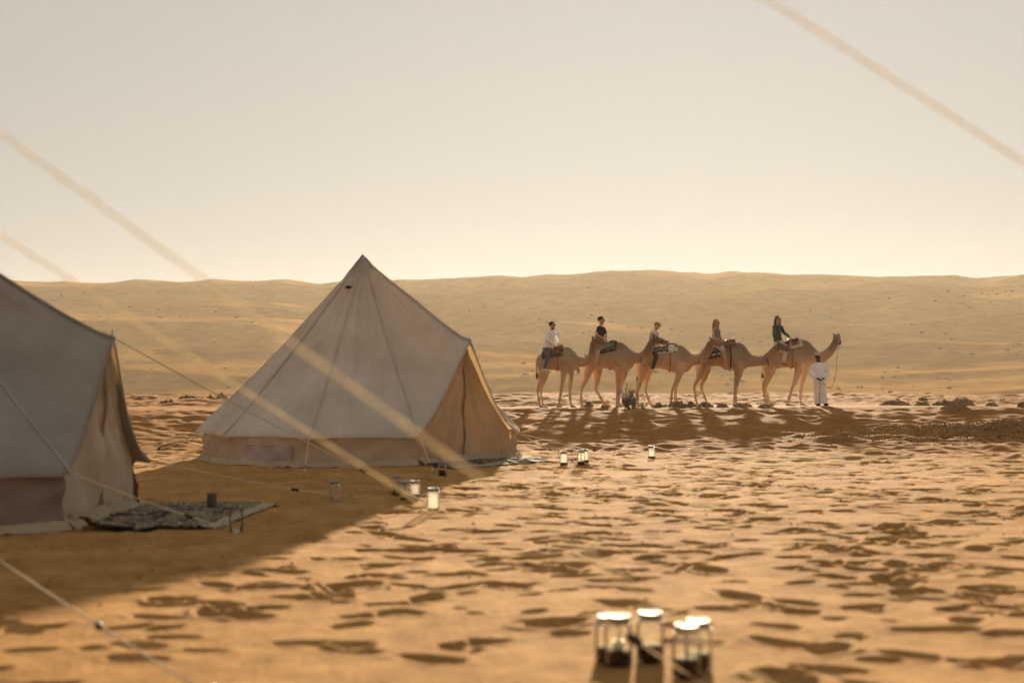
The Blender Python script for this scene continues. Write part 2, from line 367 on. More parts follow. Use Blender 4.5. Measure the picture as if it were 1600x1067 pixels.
# ------------------------------------------------------------------ tents
def rope_pts(a, b, n=10, sag=.02):
    a = Vector(a); b = Vector(b); return [a.lerp(b, t / n) - Vector((0, 0, sag * 4 * (t / n) * (1 - t / n))) for t in range(n + 1)]
def make_tent(name, label, c, alpha, zt, zp, ze, R, seed, stakes, roofm, doorm, wallm, window=None):
    """bell tent; local +x is the door direction; root Empty at the centre of its base"""
    rz = -alpha
    z0 = ground_z(*c) if math.hypot(*c) < 90 else 0
    z0 = .02
    root = empty(name, (c[0], c[1], z0), rz); tag(root, label, 'tent', 'canvas bell tents')
    zt -= z0; zp -= z0; ze -= z0
    inv = Matrix.Translation((c[0], c[1], z0)) @ Matrix.Rotation(rz, 4, 'Z'); inv = inv.inverted()
    A = Vector((0, 0, zt)); NP = 10; d0 = math.radians(24)
    P = []
    for k in range(NP):
        a = d0 + (2 * math.pi - 2 * d0) * k / (NP - 1)
        P.append(Vector((R * math.cos(a), R * math.sin(a), ze)))
    T = Vector((P[0].x + .03, 0, zp)); loop = P + [T]
    n = 30; m = 14; V = []; cols = 0
    def edge(k, u):
        a = loop[k]; b = loop[(k + 1) % len(loop)]; p = a.lerp(b, u); s4 = 4 * u * (1 - u)
        if k >= NP - 1:            # porch edges hang in a curve
            p.z -= .055 * s4; p.y *= (1 - .10 * s4); p.x -= .015 * s4
        else:
            rad = Vector((p.x, p.y, 0)); q = abs(2 * u - 1) ** 6
            p += rad * (.018 * q) - Vector((0, 0, .012 * q)); p.z += .010 * s4
        return p
    ring = [(k, u / m) for k in range(len(loop)) for u in range(m)]
    for i in range(n + 1):
        s = i / n
        for (k, u) in ring:
            e = edge(k, u); p = A.lerp(e, s); s4 = 4 * s * (1 - s); u4 = 4 * u * (1 - u)
            p.z -= .035 * s4
            hor = Vector((e.x, e.y, 0)).normalized()
            nrm = (hor * (zt - ze) + Vector((0, 0, R))).normalized()
            sg = .075 * u4 * s4 if k < NP - 1 else .02 * u4 * s4
            ang = math.atan2(e.y, e.x)
            wr = float(noise(ang * 7 + seed, s * 1.6 + seed)) * .055 * s * (1 - .3 * s) + float(noise(ang * 24 + seed * 2, s * 2.2)) * .022 * s * smst(.2, .9, s)
            if s > .94: wr *= (1 - s) / .06
            p += nrm * (-sg + wr)
            if s < .10: p += Vector((0, 0, .035 * (1 - s / .10))) 
            V.append(p)
    m_all = len(ring)
    f = grid_faces(n + 1, m_all, True)
    # valance below the eave
    base = n * m_all
    for j, (k, u) in enumerate(ring):
        p = V[base + j].copy(); rad = Vector((p.x, p.y, 0)).normalized()
        if k >= NP - 1: V.append(p + Vector((-.012, 0, -.012)))
        else: V.append(p + Vector((0, 0, -.028)) - rad * .004)
    f += grid_faces(2, m_all, True, base)
    roof = mesh_obj('roof', V, f, roofm, root)
    # seams along the panel joints
    for k in range(NP):
        mb = MB(); pts = []
        idx = k * m
        pp = [V[i * m_all + idx] for i in range(1, n + 1)]
        hor = Vector((loop[k].x, loop[k].y, 0)).normalized(); tg = Vector((-hor.y, hor.x, 0)); up = (hor * (zt - ze) + Vector((0, 0, R))).normalized() * .004
        mb.add([p + up + tg * .008 for p in pp] + [p + up - tg * .008 for p in pp], [(q, q + 1, len(pp) + q + 1, len(pp) + q) for q in range(len(pp) - 1)])
        mb.build('seam', M['seam'], roof)
    ridge = MB(); ridge.tube([V[i * m_all + NP * m] + Vector((0, 0, .004)) for i in range(1, n + 1)], .011, 6); ridge.build('rim_catch_tube', roofm, roof)  # tube added to catch a sunlit rim along the ridge
    # peak cap
    mb = MB(); rings = []
    for i in range(0, 4): rings.append([V[i * m_all + j] * 1.0 + Vector((V[i * m_all + j].x, V[i * m_all + j].y, 0)).normalized() * .006 if i else V[j] + Vector((0, 0, .006)) for j in range(0, m_all, 7)])
    mb.loft(rings, False); mb.build('peak_cap', roofm, roof)
    # vents under the peak
    for k in (1, 3, 5, 7):
        j = k * m + m // 2; i = int(n * .17)
        p0 = V[(i - 2) * m_all + j]; p = V[i * m_all + j]; hor = Vector((p.x, p.y, 0)).normalized(); tg = Vector((-hor.y, hor.x, 0))
        mb = MB(); vs = []
        for q in range(9):
            t = q / 8 * 2 - 1; hgt = .055 * (1 - t * t)
            vs.append(p + tg * t * .075 + hor * hgt * .9 + Vector((0, 0, hgt * .75)))
        vs.append(p0 + hor * .004)
        mb.add(vs, [(q, q + 1, 9) for q in range(8)])
        vent = mb.build('vent', roofm, roof)
        mb = MB(); mb.add([p + tg * (q / 8 * 2 - 1) * .065 + hor * (.004 + .045 * (1 - (q / 4 - 1) ** 2)) * .8 + Vector((0, 0, .034 * (1 - (q / 4 - 1) ** 2))) - hor * .012 for q in range(9)], [tuple(range(9))])
        mb.build('vent_mesh', M['black'], vent)
    # wall
    wp = [Vector((p.x, p.y, 0)) * ((R - .07) / R) for p in P]
    nw = 9; mw = 22; V2 = []; tot = (NP - 1) * mw + 1
    hem = []
    for i in range(nw):
        t = i / (nw - 1)
        for j in range(tot):
            k = min(j // mw, NP - 2); u = (j - k * mw) / mw
            p = wp[k].lerp(wp[k + 1], u); rad = p.normalized(); ang = math.atan2(p.y, p.x) % (2 * math.pi)
            bow = 4 * u * (1 - u)
            z = (ze - .012) * (1 - t) - .03 * t
            wv = .05 * float(noise(ang * 7 + t * 2.2 + seed, t * .8)) + .032 * float(noise(ang * 19 - t * 5 + seed, t * 1.5)) + .008 * float(noise(ang * 40, t * 2 + seed))
            V2.append(p + rad * (.05 * bow + wv * math.sin(math.pi * min(1, t * 1.1 + .1)) + .03 * t) + Vector((0, 0, z)))
    wall = mesh_obj('wall', V2, grid_faces(nw, tot), wallm, root)
    # crumpled mud flap where the wall meets the sand
    V3 = []
    for i in range(5):
        t = i / 4
        for j in range(tot):
            p = V2[(nw - 2) * tot + j] * (1) if i == 0 else V2[(nw - 1) * tot + j]; rad = Vector((p.x, p.y, 0)).normalized(); a = math.atan2(p.y, p.x)
            zz = .045 * (1 - t) + .015 * float(noise(a * 22 + seed, t * 2)) + .012 * float(noise(a * 60, t * 3))
            q = Vector((p.x, p.y, 0)) + rad * (.012 + .055 * t + .02 * float(noise(a * 35 + 3, t * 2)))
            g = inv.inverted() @ q; gzv = ground_z(g.x, g.y) - z0
            V3.append(Vector((q.x, q.y, max(zz, 0) + gzv + .004 + .012 * (1 - t))))
    mesh_obj('mud_flap', V3, grid_faces(5, tot), M['flap'], wall)
    # windows in the wall: net pane with a frame
    for k in (window if window is not None else ()):
        vv = []; iw = [2, 3, 4, 5, 6]; js = list(range(k * mw + 5, k * mw + 18))
        for a_, i in enumerate(iw):
            for b_, j in enumerate(js):
                p = V2[i * tot + j]; rad = Vector((p.x, p.y, 0)).normalized()
                sh = .10 * (1 - a_ / 4) * (b_ / 12 - .5)
                vv.append(p + rad * (.014 + .004 * math.sin(b_ * 2.2)) + Vector((0, 0, 0)))
        wn = mesh_obj('window', vv, grid_faces(len(iw), len(js)), M['net'], wall)
        mb = MB(); L = len(js)
        per = [vv[q] for q in range(L)] + [vv[r_ * L + L - 1] for r_ in range(1, 5)] + [vv[4 * L + q] for q in range(L - 2, -1, -1)] + [vv[r_ * L] for r_ in range(3, -1, -1)]
        mb.tube(per, .007, 6); mb.build('window_binding', M['seam'], wn)
    # door: a triangle of canvas below the porch
    xd = wp[0].x - .02; rows = 26; mc = 30; VD = []
    hw = wp[0].y
    for i in range(rows + 1):
        t = i / rows; z = -.02 + (zp - .05 + .02) * t
        if z < ze: h = hw * (1.0 + .02 * (1 - z / ze))
        else:
            q = (z - ze) / (zp - .05 - ze); h = hw * (1 - q) * (1 - .14 * math.sin(math.pi * q)) + .012
        for j in range(mc + 1):
            s = j / mc * 2 - 1
            fold = .08 * float(noise(s * 3.2 + t * 2.0 + seed, t * 1.4 + seed)) + .045 * float(noise(s * 7 + t * 3.0 * (1 if s > 0 else -1), t * 2 + 5))
            fold *= min(1, (1 - abs(s)) * 5 + .25)
            VD.append(Vector((xd + fold + .03 * (1 - abs(s)) * math.sin(math.pi * t) - .0 * t, s * h, z)))
    door = mesh_obj('door', VD, grid_faces(rows + 1, mc + 1), doorm, root)
    mb = MB(); mid = mc // 2
    zp_ = [VD[i * (mc + 1) + mid] for i in range(rows + 1)]
    vs = []
    for i, p in enumerate(zp_):
        wdt = .010 + .006 * seed + .010 * seed * float(noise(i * .7 + seed, 3.3)); off = .012 * float(noise(i * .35, seed + 1.7))
        vs += [p + Vector((.010, -wdt + off, 0)), p + Vector((.010, wdt + off, 0))]
    mb.add(vs, [(2 * i, 2 * i + 1, 2 * i + 3, 2 * i + 2) for i in range(rows)]); mb.build('door_zip', M['zip'], door)
    # crumpled groundsheet lip at the foot of the door
    vs = []
    for i in range(5):
        for j in range(41):
            s = j / 40 * 2 - 1; t = i / 4
            y_ = s * hw * .98; q = Vector((xd + .02 + .10 * t + .04 * float(noise(s * 6 + seed, t * 2)), y_, 0)); g = inv.inverted() @ q
            vs.append(Vector((q.x, q.y, ground_z(g.x, g.y) - z0 + .012 + .085 * (1 - t) * (.75 + .5 * float(noise(s * 8, t + seed))) + .02 * abs(float(noise(s * 17, t * 3))))))
    mesh_obj('door_sill', vs, grid_faces(5, 41), M['flap'], door)
    # poles
    mb = MB(); mb.tube([(0, 0, -.02), (0, 0, zt + .02)], .016, 8); mb.build('centre_pole', M['pole'], root)
    for s in (-1, 1):
        mb = MB(); mb.tube([(xd - .05, s * hw * .93, -.02), (xd - .05, s * hw * .80, ze), (xd - .06, s * .012, zp - .06)], .011, 8); mb.build('door_pole', M['pole'], root)
    mb = MB(); mb.tube([T + Vector((-.02, 0, -.04)), T + Vector((-.02, 0, .06))], .006, 6); mb.build('pole_spike', M['pole'], root)
    # guy ropes: (eave point index or 'T', stake world xy, slider position)
    Mw = inv.inverted()
    for (k, sx, sy, sag) in stakes:
        st = T if k == 'T' else P[k] * 1.0 + Vector((P[k].x, P[k].y, 0)) * .018 - Vector((0, 0, .014))
        e = inv @ Vector((sx, sy, ground_z(sx, sy) + .03))
        mb = MB(); pts = rope_pts(st, e, 14, sag); mb.tube(pts, .0042, 6); rp = mb.build('guy_rope', M['rope'], root)
        q = pts[11]; dv = (pts[12] - pts[10]).normalized()
        mb = MB(); mb.box(q, (.028, .007, .011), dv.to_track_quat('X', 'Z').to_matrix()); mb.build('rope_slider', M['black'], rp)
        out = (e - st); out.z = 0; out.normalize()
        mb = MB(); mb.tube([e - out * .015 - Vector((0, 0, .12)), e + out * .01 + Vector((0, 0, .005)), e + out * .02 + Vector((0, 0, .035)), e + out * .035 + Vector((0, 0, .03))], .004, 6); mb.build('peg', M['pole'], rp)
    return root, inv

g13 = GD(750); g14 = GD(743)
t2, _ = make_tent('bell_tent', 'whole beige bell tent with a pointed peak standing clear in the open', (-1.76, 16.75), math.radians(42), 2.39, 1.38, .36, 1.90, 1,
    [(9, PX(678, 743, g14).x, g14, .01), (8, PX(475, 750, g13).x, g13, .01), (0, PX(958, 712, 17.6).x, 17.6, .02), (0, PX(872, 716, 17.2).x, 17.2, .01),
     (6, -5.0, 17.2, .01), (5, -4.9, 18.8, .01), (2, -1.0, 20.1, .01)], M['roof'], M['door'], M['wall'], window=(7,))
t1, _ = make_tent('bell_tent', 'beige bell tent cut off by the left edge, its closed door seen edge-on', (-4.50, 9.90), math.radians(3), 2.26, 1.24, .37, 1.90, 2,
    [('T', PX(665, 795, GD(795)).x, GD(795), .02), (9, PX(345, 832, GD(832)).x, GD(832), .01), (0, PX(520, 784, GD(784)).x, GD(784), .02), (8, PX(330, 1105, GD(1105)).x, GD(1105), .02)], M['roof_grey'], M['door_cream'], M['wall_dark'], window=(7,))

# ------------------------------------------------------------------ camel caravan
ZO = {1: (820., 470.), 2: (1070., 470.)}; ZS = 5.615   # enlarged photo crops the outlines were measured in
def fur_mat(name, c1, c2):
    m = noise_mat(name, c1, c2, 3.5, .85, .6, 45, 6, .1, (.3, .7), .5); n = m.node_tree; p = n.nodes['Principled BSDF']
    src = p.inputs['Base Color'].links[0].from_socket; tc = N(n, 'ShaderNodeTexCoord'); sp = N(n, 'ShaderNodeSeparateXYZ'); n.links.new(tc.outputs['Object'], sp.inputs[0])
    nz = N(n, 'ShaderNodeTexNoise', i_Scale=2.5, i_Detail=5); n.links.new(tc.outputs['Object'], nz.inputs['Vector'])
    ad = N(n, 'ShaderNodeMath', operation='MULTIPLY_ADD'); ad.inputs[1].default_value = .8; n.links.new(nz.outputs['Fac'], ad.inputs[0]); n.links.new(sp.outputs['Z'], ad.inputs[2])
    for lo, hi, col in ((1.65, 2.25, (.115, .07, .037)), (1.05, .65, (.54, .40, .27))):      # hump wool, pale shins
        mr = N(n, 'ShaderNodeMapRange'); mr.inputs[1].default_value = lo; mr.inputs[2].default_value = hi; mr.inputs[3].default_value = 0; mr.inputs[4].default_value = .75 if hi > lo else .6
        n.links.new(ad.outputs[0], mr.inputs[0]); mx = N(n, 'ShaderNodeMixRGB'); n.links.new(mr.outputs[0], mx.inputs[0]); n.links.new(src, mx.inputs[1]); mx.inputs[2].default_value = (*col, 1); src = mx.outputs[0]
    n.links.new(src, p.inputs['Base Color']); return m
FUR = [fur_mat('camel_fur_a', (.36, .235, .13), (.52, .365, .22)), fur_mat('camel_fur_b', (.40, .25, .135), (.57, .385, .23)),
       fur_mat('camel_fur_c', (.43, .28, .16), (.62, .43, .27)), fur_mat('camel_fur_d', (.31, .20, .11), (.47, .325, .195)), fur_mat('camel_fur_e', (.37, .235, .125), (.53, .365, .22))]
M['tuft'] = plain('dark_fur', (.09, .055, .03), .9); M['eye'] = plain('eye', (.01, .008, .006), .15, 0, .6)
M['red'] = plain('red_webbing', (.34, .055, .025), .8); M['dark'] = plain('dark_cloth', (.035, .028, .024), .9); M['pink'] = plain('faded_webbing', (.40, .22, .16), .9)
def pattern_mat(name, base, cols, scale=14, dens=.5):
    m, n, p = new_mat(name); tc = N(n, 'ShaderNodeTexCoord'); vo = N(n, 'ShaderNodeTexVoronoi', i_Scale=scale); vo.distance = 'CHEBYCHEV'
    rp = N(n, 'ShaderNodeValToRGB'); rp.color_ramp.interpolation = 'CONSTANT'; e = rp.color_ramp.elements
    e[0].position = 0; e[0].color = (*base, 1); e[1].position = dens; e[1].color = (*cols[0], 1)
    for i, c in enumerate(cols[1:]):
        q = e.new(dens + (1 - dens) * (i + 1) / len(cols)); q.color = (*c, 1)
    sep = N(n, 'ShaderNodeSeparateColor'); n.links.new(tc.outputs['Object'], vo.inputs['Vector']); n.links.new(vo.outputs['Color'], sep.inputs[0])
    n.links.new(sep.outputs[0], rp.inputs[0]); n.links.new(rp.outputs[0], p.inputs['Base Color']); p.inputs['Roughness'].default_value = .95; p.inputs['Specular IOR Level'].default_value = .1
    return m
M['bl_red'] = pattern_mat('red_black_weave', (.10, .03, .02), [(.03, .02, .02), (.30, .06, .03), (.45, .33, .22)])
M['bl_dark'] = pattern_mat('dark_weave', (.06, .04, .03), [(.12, .08, .05), (.03, .02, .02), (.22, .15, .09)])
M['bl_white'] = pattern_mat('black_white_weave', (.62, .55, .46), [(.62, .55, .46), (.03, .025, .02)], 12, .55)
M['bl_black'] = pattern_mat('black_weave', (.025, .02, .018), [(.03, .022, .02), (.045, .03, .02)], 10)
M['bl_cream'] = noise_mat('cream_wool', (.48, .37, .25), (.60, .48, .34), 8, .95, .3, 80)
M['bl_brown'] = noise_mat('brown_wool', (.16, .09, .045), (.22, .13, .07), 8, .95, .3, 80)
M['olive'] = plain('olive_cloth', (.16, .15, .085), .9)
def catmull(xs, ys, x):
    """smooth interpolation through the measured stations"""
    x = float(np.clip(x, xs[0], xs[-1])); i = int(np.clip(np.searchsorted(xs, x) - 1, 0, len(xs) - 2))
    h = xs[i + 1] - xs[i]; t = (x - xs[i]) / h
    def sl(k):
        if k <= 0: return (ys[1] - ys[0]) / (xs[1] - xs[0])
        if k >= len(xs) - 1: return (ys[-1] - ys[-2]) / (xs[-1] - xs[-2])
        return (ys[k + 1] - ys[k - 1]) / (xs[k + 1] - xs[k - 1])
    return (2 * t ** 3 - 3 * t ** 2 + 1) * ys[i] + (t ** 3 - 2 * t ** 2 + t) * h * sl(i) + (-2 * t ** 3 + 3 * t ** 2) * ys[i + 1] + (t ** 3 - t ** 2) * h * sl(i + 1)
def smooth_path(pts, rad, k=5):
    n = len(pts); xs = list(range(n)); out = []; rr = []
    for q in range((n - 1) * k + 1):
        t = q / k
        out.append(Vector([catmull(xs, [p[c] for p in pts], t) for c in range(3)])); rr.append(max(.004, catmull(xs, rad, t)))
    return out, rr
class Camel:
    def __init__(s, idx, reg, d, u0, label, trunk, neck, head, legs, tail, ear=None):
        s.reg = reg; s.d = d; s.k = d / F / ZS
        x0 = (ZO[reg][0] + u0 / ZS - 800) / F * d
        s.o = Vector((x0, d, ground_z(x0, d)))
        s.u0 = u0
        root = empty('camel', s.o); s.root = root; tag(root, label, 'camel', 'camels standing in a caravan line')
        s.tu = [t[0] for t in trunk]; s.tt = [t[1] for t in trunk]; s.tb = [t[2] for t in trunk]
        mb = MB(); fur = FUR[idx]
        us = np.linspace(s.tu[0], s.tu[-1], 40)
        mb.loft([s.ring(u) for u in us])
        # neck
        npts = [s.L(u, v, y) for u, v, r, y in neck]; nrad = [r * s.k for u, v, r, y in neck]
        pts, rr = smooth_path(npts, nrad); mb.tube(pts, [(r * .72, r) for r in rr], 14, side=(0, 1, 0))
        # head: poll + direction, about half a metre long
        hp = s.L(head[0], head[1], head[3]); hl = head[2] * s.k; yaw, pit = head[4], head[5]
        fx = Vector((math.cos(yaw) * math.cos(pit), -math.sin(yaw) * math.cos(pit), math.sin(pit))); sd = Vector((math.sin(yaw), math.cos(yaw), 0)); up = sd.cross(fx) * -1
        if up.z < 0: up = -up
        H = lambda a, b, c: hp + fx * (a * hl) + sd * (b * hl) + up * (c * hl)
        s.H = H
        mb.tube([H(-.14, 0, -.02), H(-.02, 0, .03), H(.16, 0, .03), H(.36, 0, -.02), H(.58, 0, -.07), H(.76, 0, -.10), H(.86, 0, -.12)],
                [(.10 * hl, .11 * hl), (.17 * hl, .19 * hl), (.18 * hl, .19 * hl), (.14 * hl, .15 * hl), (.115 * hl, .12 * hl), (.115 * hl, .125 * hl), (.07 * hl, .08 * hl)], 12, side=tuple(sd))
        mb.tube([H(.02, 0, -.14), H(.28, 0, -.19), H(.55, 0, -.22), H(.74, 0, -.24)], [(.10 * hl, .10 * hl), (.085 * hl, .07 * hl), (.07 * hl, .05 * hl), (.06 * hl, .05 * hl)], 10, side=tuple(sd))
        for e in (-1, 1):
            mb.tube([H(-.06, e * .12, .13), H(-.10, e * .19, .24), H(-.12, e * .22, .34)], [(.06 * hl, .045 * hl), (.075 * hl, .045 * hl), (.03 * hl, .022 * hl)], 8, side=tuple(fx))
            mb.ball(H(.20, e * .155, .10), (.055 * hl, .04 * hl, .04 * hl), 8, 6)
            mb.ball(H(.80, e * .06, -.03), .045 * hl, 8, 6)
        # legs
        for leg in legs:
            y0, y1 = leg['y']; q = leg['p']; hind = leg['h']; L = []; R = []
            n = len(q)
            for i, (u, v, r) in enumerate(q):
                t = i / (n - 1); p = s.L(u, v, y0 + (y1 - y0) * min(1, t * 1.6)); L.append(p); R.append(r * s.k)
            gx_, gy_ = s.o.x + L[-1].x, s.o.y + L[-1].y; fz = ground_z(gx_, gy_) - s.o.z
            L[-1].z = fz + .05
            pts, rr = smooth_path(L, R, 4); mb.tube(pts, [(a * .85, a) for a in rr], 12, side=(0, 1, 0))
            jn = L[-3]; mb.ball(jn, (.062, .055, .075), 10, 8)                      # knee / hock
            mb.ball((L[-1].x, L[-1].y, fz + .075), (.055, .055, .055), 10, 8)       # fetlock
            mb.tube([(L[-1].x - .05, L[-1].y, fz + .028), (L[-1].x + .03, L[-1].y, fz + .036), (L[-1].x + .105, L[-1].y, fz + .026), (L[-1].x + .145, L[-1].y, fz + .014)], [(.055, .035), (.080, .040), (.075, .028), (.035, .012)], 12, side=(0, 1, 0))
            if hind: mb.ball(L[1] + Vector((.0, 0, .02)), (.15, .10, .20), 12, 8)
        body = mb.fused('body', fur, root, .021, 5); s.body = body
        # pale-to-dark knees, eyes, tail, halter, collar
        for e in (-1, 1):
            b_ = MB(); b_.ball(H(.205, e * .178, .088), .046 * hl, 8, 6); b_.build('eye', M['eye'], root)
            b_ = MB(); b_.tube([H(.865, e * .035, -.075), H(.845, e * .085, -.055)], .013 * hl, 6); b_.build('nostril', M['eye'], root)
        tp = [s.L(u, v, y) for u, v, y in tail]; b_ = MB(); pts, rr = smooth_path(tp, [.035] + [.022] * (len(tp) - 1), 4); b_.tube(pts, rr, 8); tl = b_.build('tail', fur, root)
        b_ = MB(); rnd = random.Random(idx)
        for q in range(40):
            a = rnd.random() * 6.28; st = tp[-1] + Vector((.012 * math.cos(a), .012 * math.sin(a), .10 * rnd.random())); en = st + Vector((.04 * math.cos(a), .04 * math.sin(a), -.10 - .12 * rnd.random()))
            b_.tube([st, (st + en) / 2 + Vector((.012 * math.cos(a), .012 * math.sin(a), 0)), en], [.006, .005, .001], 4)
        b_.build('tail_tuft', M['tuft'], tl)
        b_ = MB()
        for a, rs_, cz in ((.50, .150, -.10), (.02, .235, -.02)):
            b_.tube([H(a, math.cos(t) * rs_ * .92, cz + math.sin(t) * rs_ * 1.12) for t in np.linspace(0, 2 * math.pi, 25)], .022 * hl, 5)
        for e in (-1, 1): b_.tube([H(.5, e * .14, -.1), H(.26, e * .19, -.06), H(.02, e * .215, -.02)], .02 * hl, 5)
        b_.build('halter', M['red'] if idx in (0, 2) else M['dark'], root)
    def L(s, u, v, y=0.0):
        X = (ZO[s.reg][0] + u / ZS - 800) / F * s.d; Z = CAMH + (HOR - (ZO[s.reg][1] + v / ZS)) / F * s.d
        return Vector((X, s.d + y, Z)) - s.o
    def sec(s, u):
        top = catmull(s.tu, s.tt, u); bot = catmull(s.tu, s.tb, u); t = (u - s.tu[0]) / (s.tu[-1] - s.tu[0])
        w = .30 * math.sin(math.pi * min(1, max(0, .10 + .86 * t))) ** .45 + .0
        return top, bot, w
    def ring(s, u, off=0.0, a0=0, a1=2 * math.pi, n=28, closed=True):
        top, bot, w = s.sec(u); c = s.L(u, (top + bot) / 2); h = (bot - top) / 2 * s.k + off; w += off; out = []
        for q in range(n):
            a = a0 + (a1 - a0) * q / (n if closed else n - 1)
            cz = math.cos(a); tall = max(0, h / .30 - 1.0)
            y = math.sin(a) * w * (1 - min(.42, .55 * tall + .08) * max(0, cz) ** .8 * 1.0); out.append(c + Vector((0, y, cz * h)))
        return out
    def wrap(s, ua, ub, amax, off, n=14, m=25, jag=0.0, drop=0.0):
        V = []
        for u in np.linspace(ua, ub, n):
            V += s.ring(u, off, -amax, amax, m, False)
        return V, grid_faces(n, m)
    def collar(s, u, v, r, y, tilt, mat):
        b_ = MB(); c = s.L(u, v, y)
        b_.tube([c + Vector((math.sin(t) * r * math.sin(tilt), math.cos(t) * r * .78, math.sin(t) * r * math.cos(tilt))) for t in np.linspace(0, 2 * math.pi, 29)], .013, 6)
        return b_.build('neck_rope', mat, s.root)
def make_saddle(c, label, ua, ub, ug, blanket, pad, girth, padu, hoop, amax=1.25, gw=9, stripe=None):
    """blanket over the back, padded seat, two metal hoops and a girth; a thing of its own strapped on the camel"""
    root = empty('camel_saddle', c.o + Vector((0, 0, c.L(ug, catmull(c.tu, c.tt, ug)).z))); tag(root, label, 'saddle', 'saddles strapped on the camels')
    off = root.location - c.o; sh = lambda V: [p - off for p in V]
    V, f = c.wrap(ua, ub, amax, .035); b_ = MB()
    V = [p + Vector((0, 0, .008 * math.sin(i * 1.7))) for i, p in enumerate(V)]
    bo = mesh_obj('blanket', sh(V), f, blanket, root); md = bo.modifiers.new('thick', 'SOLIDIFY'); md.thickness = .025; md.offset = 0
    V, f = c.wrap(padu[0], padu[1], .85, .085); po = mesh_obj('seat_pad', sh(V), f, pad, root); md = po.modifiers.new('thick', 'SOLIDIFY'); md.thickness = .07; md.offset = 0
    if stripe:
        V, f = c.wrap(ua + 2, ub - 2, amax, .052, 10, 41); mcols = 41; keep = []
        n_ = 10
        for cols in ((3, 4, 5), (35, 36, 37)):
            mesh_obj('stripe', sh([V[i * 41 + j] for i in range(n_) for j in cols]), grid_faces(n_, 3), stripe, bo)
    for hu, hh, hv in hoop:      # (u, width in crop px, height in crop px)
        zt_ = catmull(c.tu, c.tt, hu)
        for yy in (-.13, .13):
            b_ = MB(); p0 = c.L(hu - hh / 2, zt_ + 4, yy); p1 = c.L(hu - hh / 2 + 4, zt_ - hv, yy); p2 = c.L(hu + hh / 2 - 4, zt_ - hv, yy); p3 = c.L(hu + hh / 2, zt_ + 4, yy)
            b_.tube(sh([p0, p0.lerp(p1, .85), p1.lerp(p2, .08), p2.lerp(p1, .08), p3.lerp(p2, .85), p3]), .017, 8); b_.build('side_hoop', M['black'], root)
        for ux in (hu - hh / 2 + 4, hu + hh / 2 - 4):
            b_ = MB(); b_.tube(sh([c.L(ux, zt_ - hv, -.13), c.L(ux, zt_ - hv, .13)]), .015, 8); b_.build('cross_bar', M['black'], root)
    V = []
    for u in np.linspace(ug - gw / 2, ug + gw / 2, 3): V += c.ring(u, .03, 0, 2 * math.pi, 40, True)
    go = mesh_obj('girth', sh(V), grid_faces(3, 40, True), girth, root); md = go.modifiers.new('thick', 'SOLIDIFY'); md.thickness = .012; md.offset = 0
    return root

NR = -.17; FR = .17    # near and far side
cam1 = Camel(0, 1, 44.2, 270, 'smallest camel at the rear end of the caravan, ridden by the white-shirted rider',
    [(104, 500, 565), (122, 473, 602), (160, 458, 612), (220, 450, 606), (290, 432, 612), (340, 408, 628), (375, 400, 636), (410, 418, 630), (440, 450, 612), (468, 478, 594)],
    [(420, 528, 58, 0), (470, 533, 50, -.02), (520, 533, 43, -.10), (562, 515, 37, -.24), (585, 465, 33, -.36), (590, 410, 31, -.42), (598, 362, 30, -.46)],
    (600, 352, 132, -.47, .30, -.06),
    [dict(h=1, y=(NR, NR), p=[(165, 535, 44), (158, 605, 44), (150, 680, 26), (112, 778, 14), (122, 860, 9), (130, 915, 9), (138, 945, 10)]),
     dict(h=1, y=(FR, FR), p=[(180, 535, 44), (178, 605, 42), (175, 680, 25), (142, 775, 14), (152, 860, 9), (162, 915, 9), (168, 945, 10)]),
     dict(h=0, y=(NR, NR), p=[(345, 545, 45), (342, 620, 32), (332, 700, 21), (316, 795, 14), (304, 860, 10), (296, 915, 10), (292, 945, 11)]),
     dict(h=0, y=(FR, FR), p=[(400, 545, 40), (408, 620, 28), (405, 700, 20), (397, 795, 14), (400, 860, 10), (406, 915, 10), (415, 945, 11)])],
    [(112, 505, 0), (103, 560, -.02), (104, 620, -.02), (110, 650, 0)])
cam1.collar(553, 500, .15, -.2, -.9, M['dark'])
cam2 = Camel(1, 1, 44.8, 730, 'second camel from the rear, hind leg stretched forward under the black-shirted rider',
    [(558, 470, 560), (580, 442, 592), (640, 425, 592), (700, 408, 594), (760, 380, 605), (800, 365, 618), (840, 357, 626), (880, 380, 622), (920, 417, 602), (958, 443, 574)],
    [(900, 490, 62, 0), (950, 497, 55, -.02), (1000, 500, 49, -.12), (1045, 480, 45, -.26), (1075, 432, 41, -.38), (1100, 382, 38, -.46), (1115, 350, 36, -.5)],
    (1122, 340, 152, -.5, .35, -.10),
    [dict(h=1, y=(NR, NR), p=[(600, 535, 46), (562, 600, 44), (538, 680, 26), (496, 772, 15), (492, 850, 10), (496, 912, 10), (500, 945, 11)]),
     dict(h=1, y=(FR, FR), p=[(640, 535, 46), (640, 610, 46), (640, 690, 27), (630, 775, 16), (668, 850, 11), (705, 905, 11), (728, 935, 11)]),
     dict(h=0, y=(NR, NR), p=[(830, 545, 50), (822, 625, 36), (818, 700, 26), (815, 775, 18), (808, 855, 14), (806, 910, 14), (804, 942, 13)]),
     dict(h=0, y=(FR, FR), p=[(890, 545, 46), (880, 620, 32), (858, 700, 23), (838, 775, 16), (828, 855, 12), (828, 910, 12), (838, 940, 12)])],
    [(562, 480, 0), (520, 530, .05), (480, 570, .08), (470, 600, .08)])
cam2.collar(1014, 495, .185, -.16, .05, M['dark'])
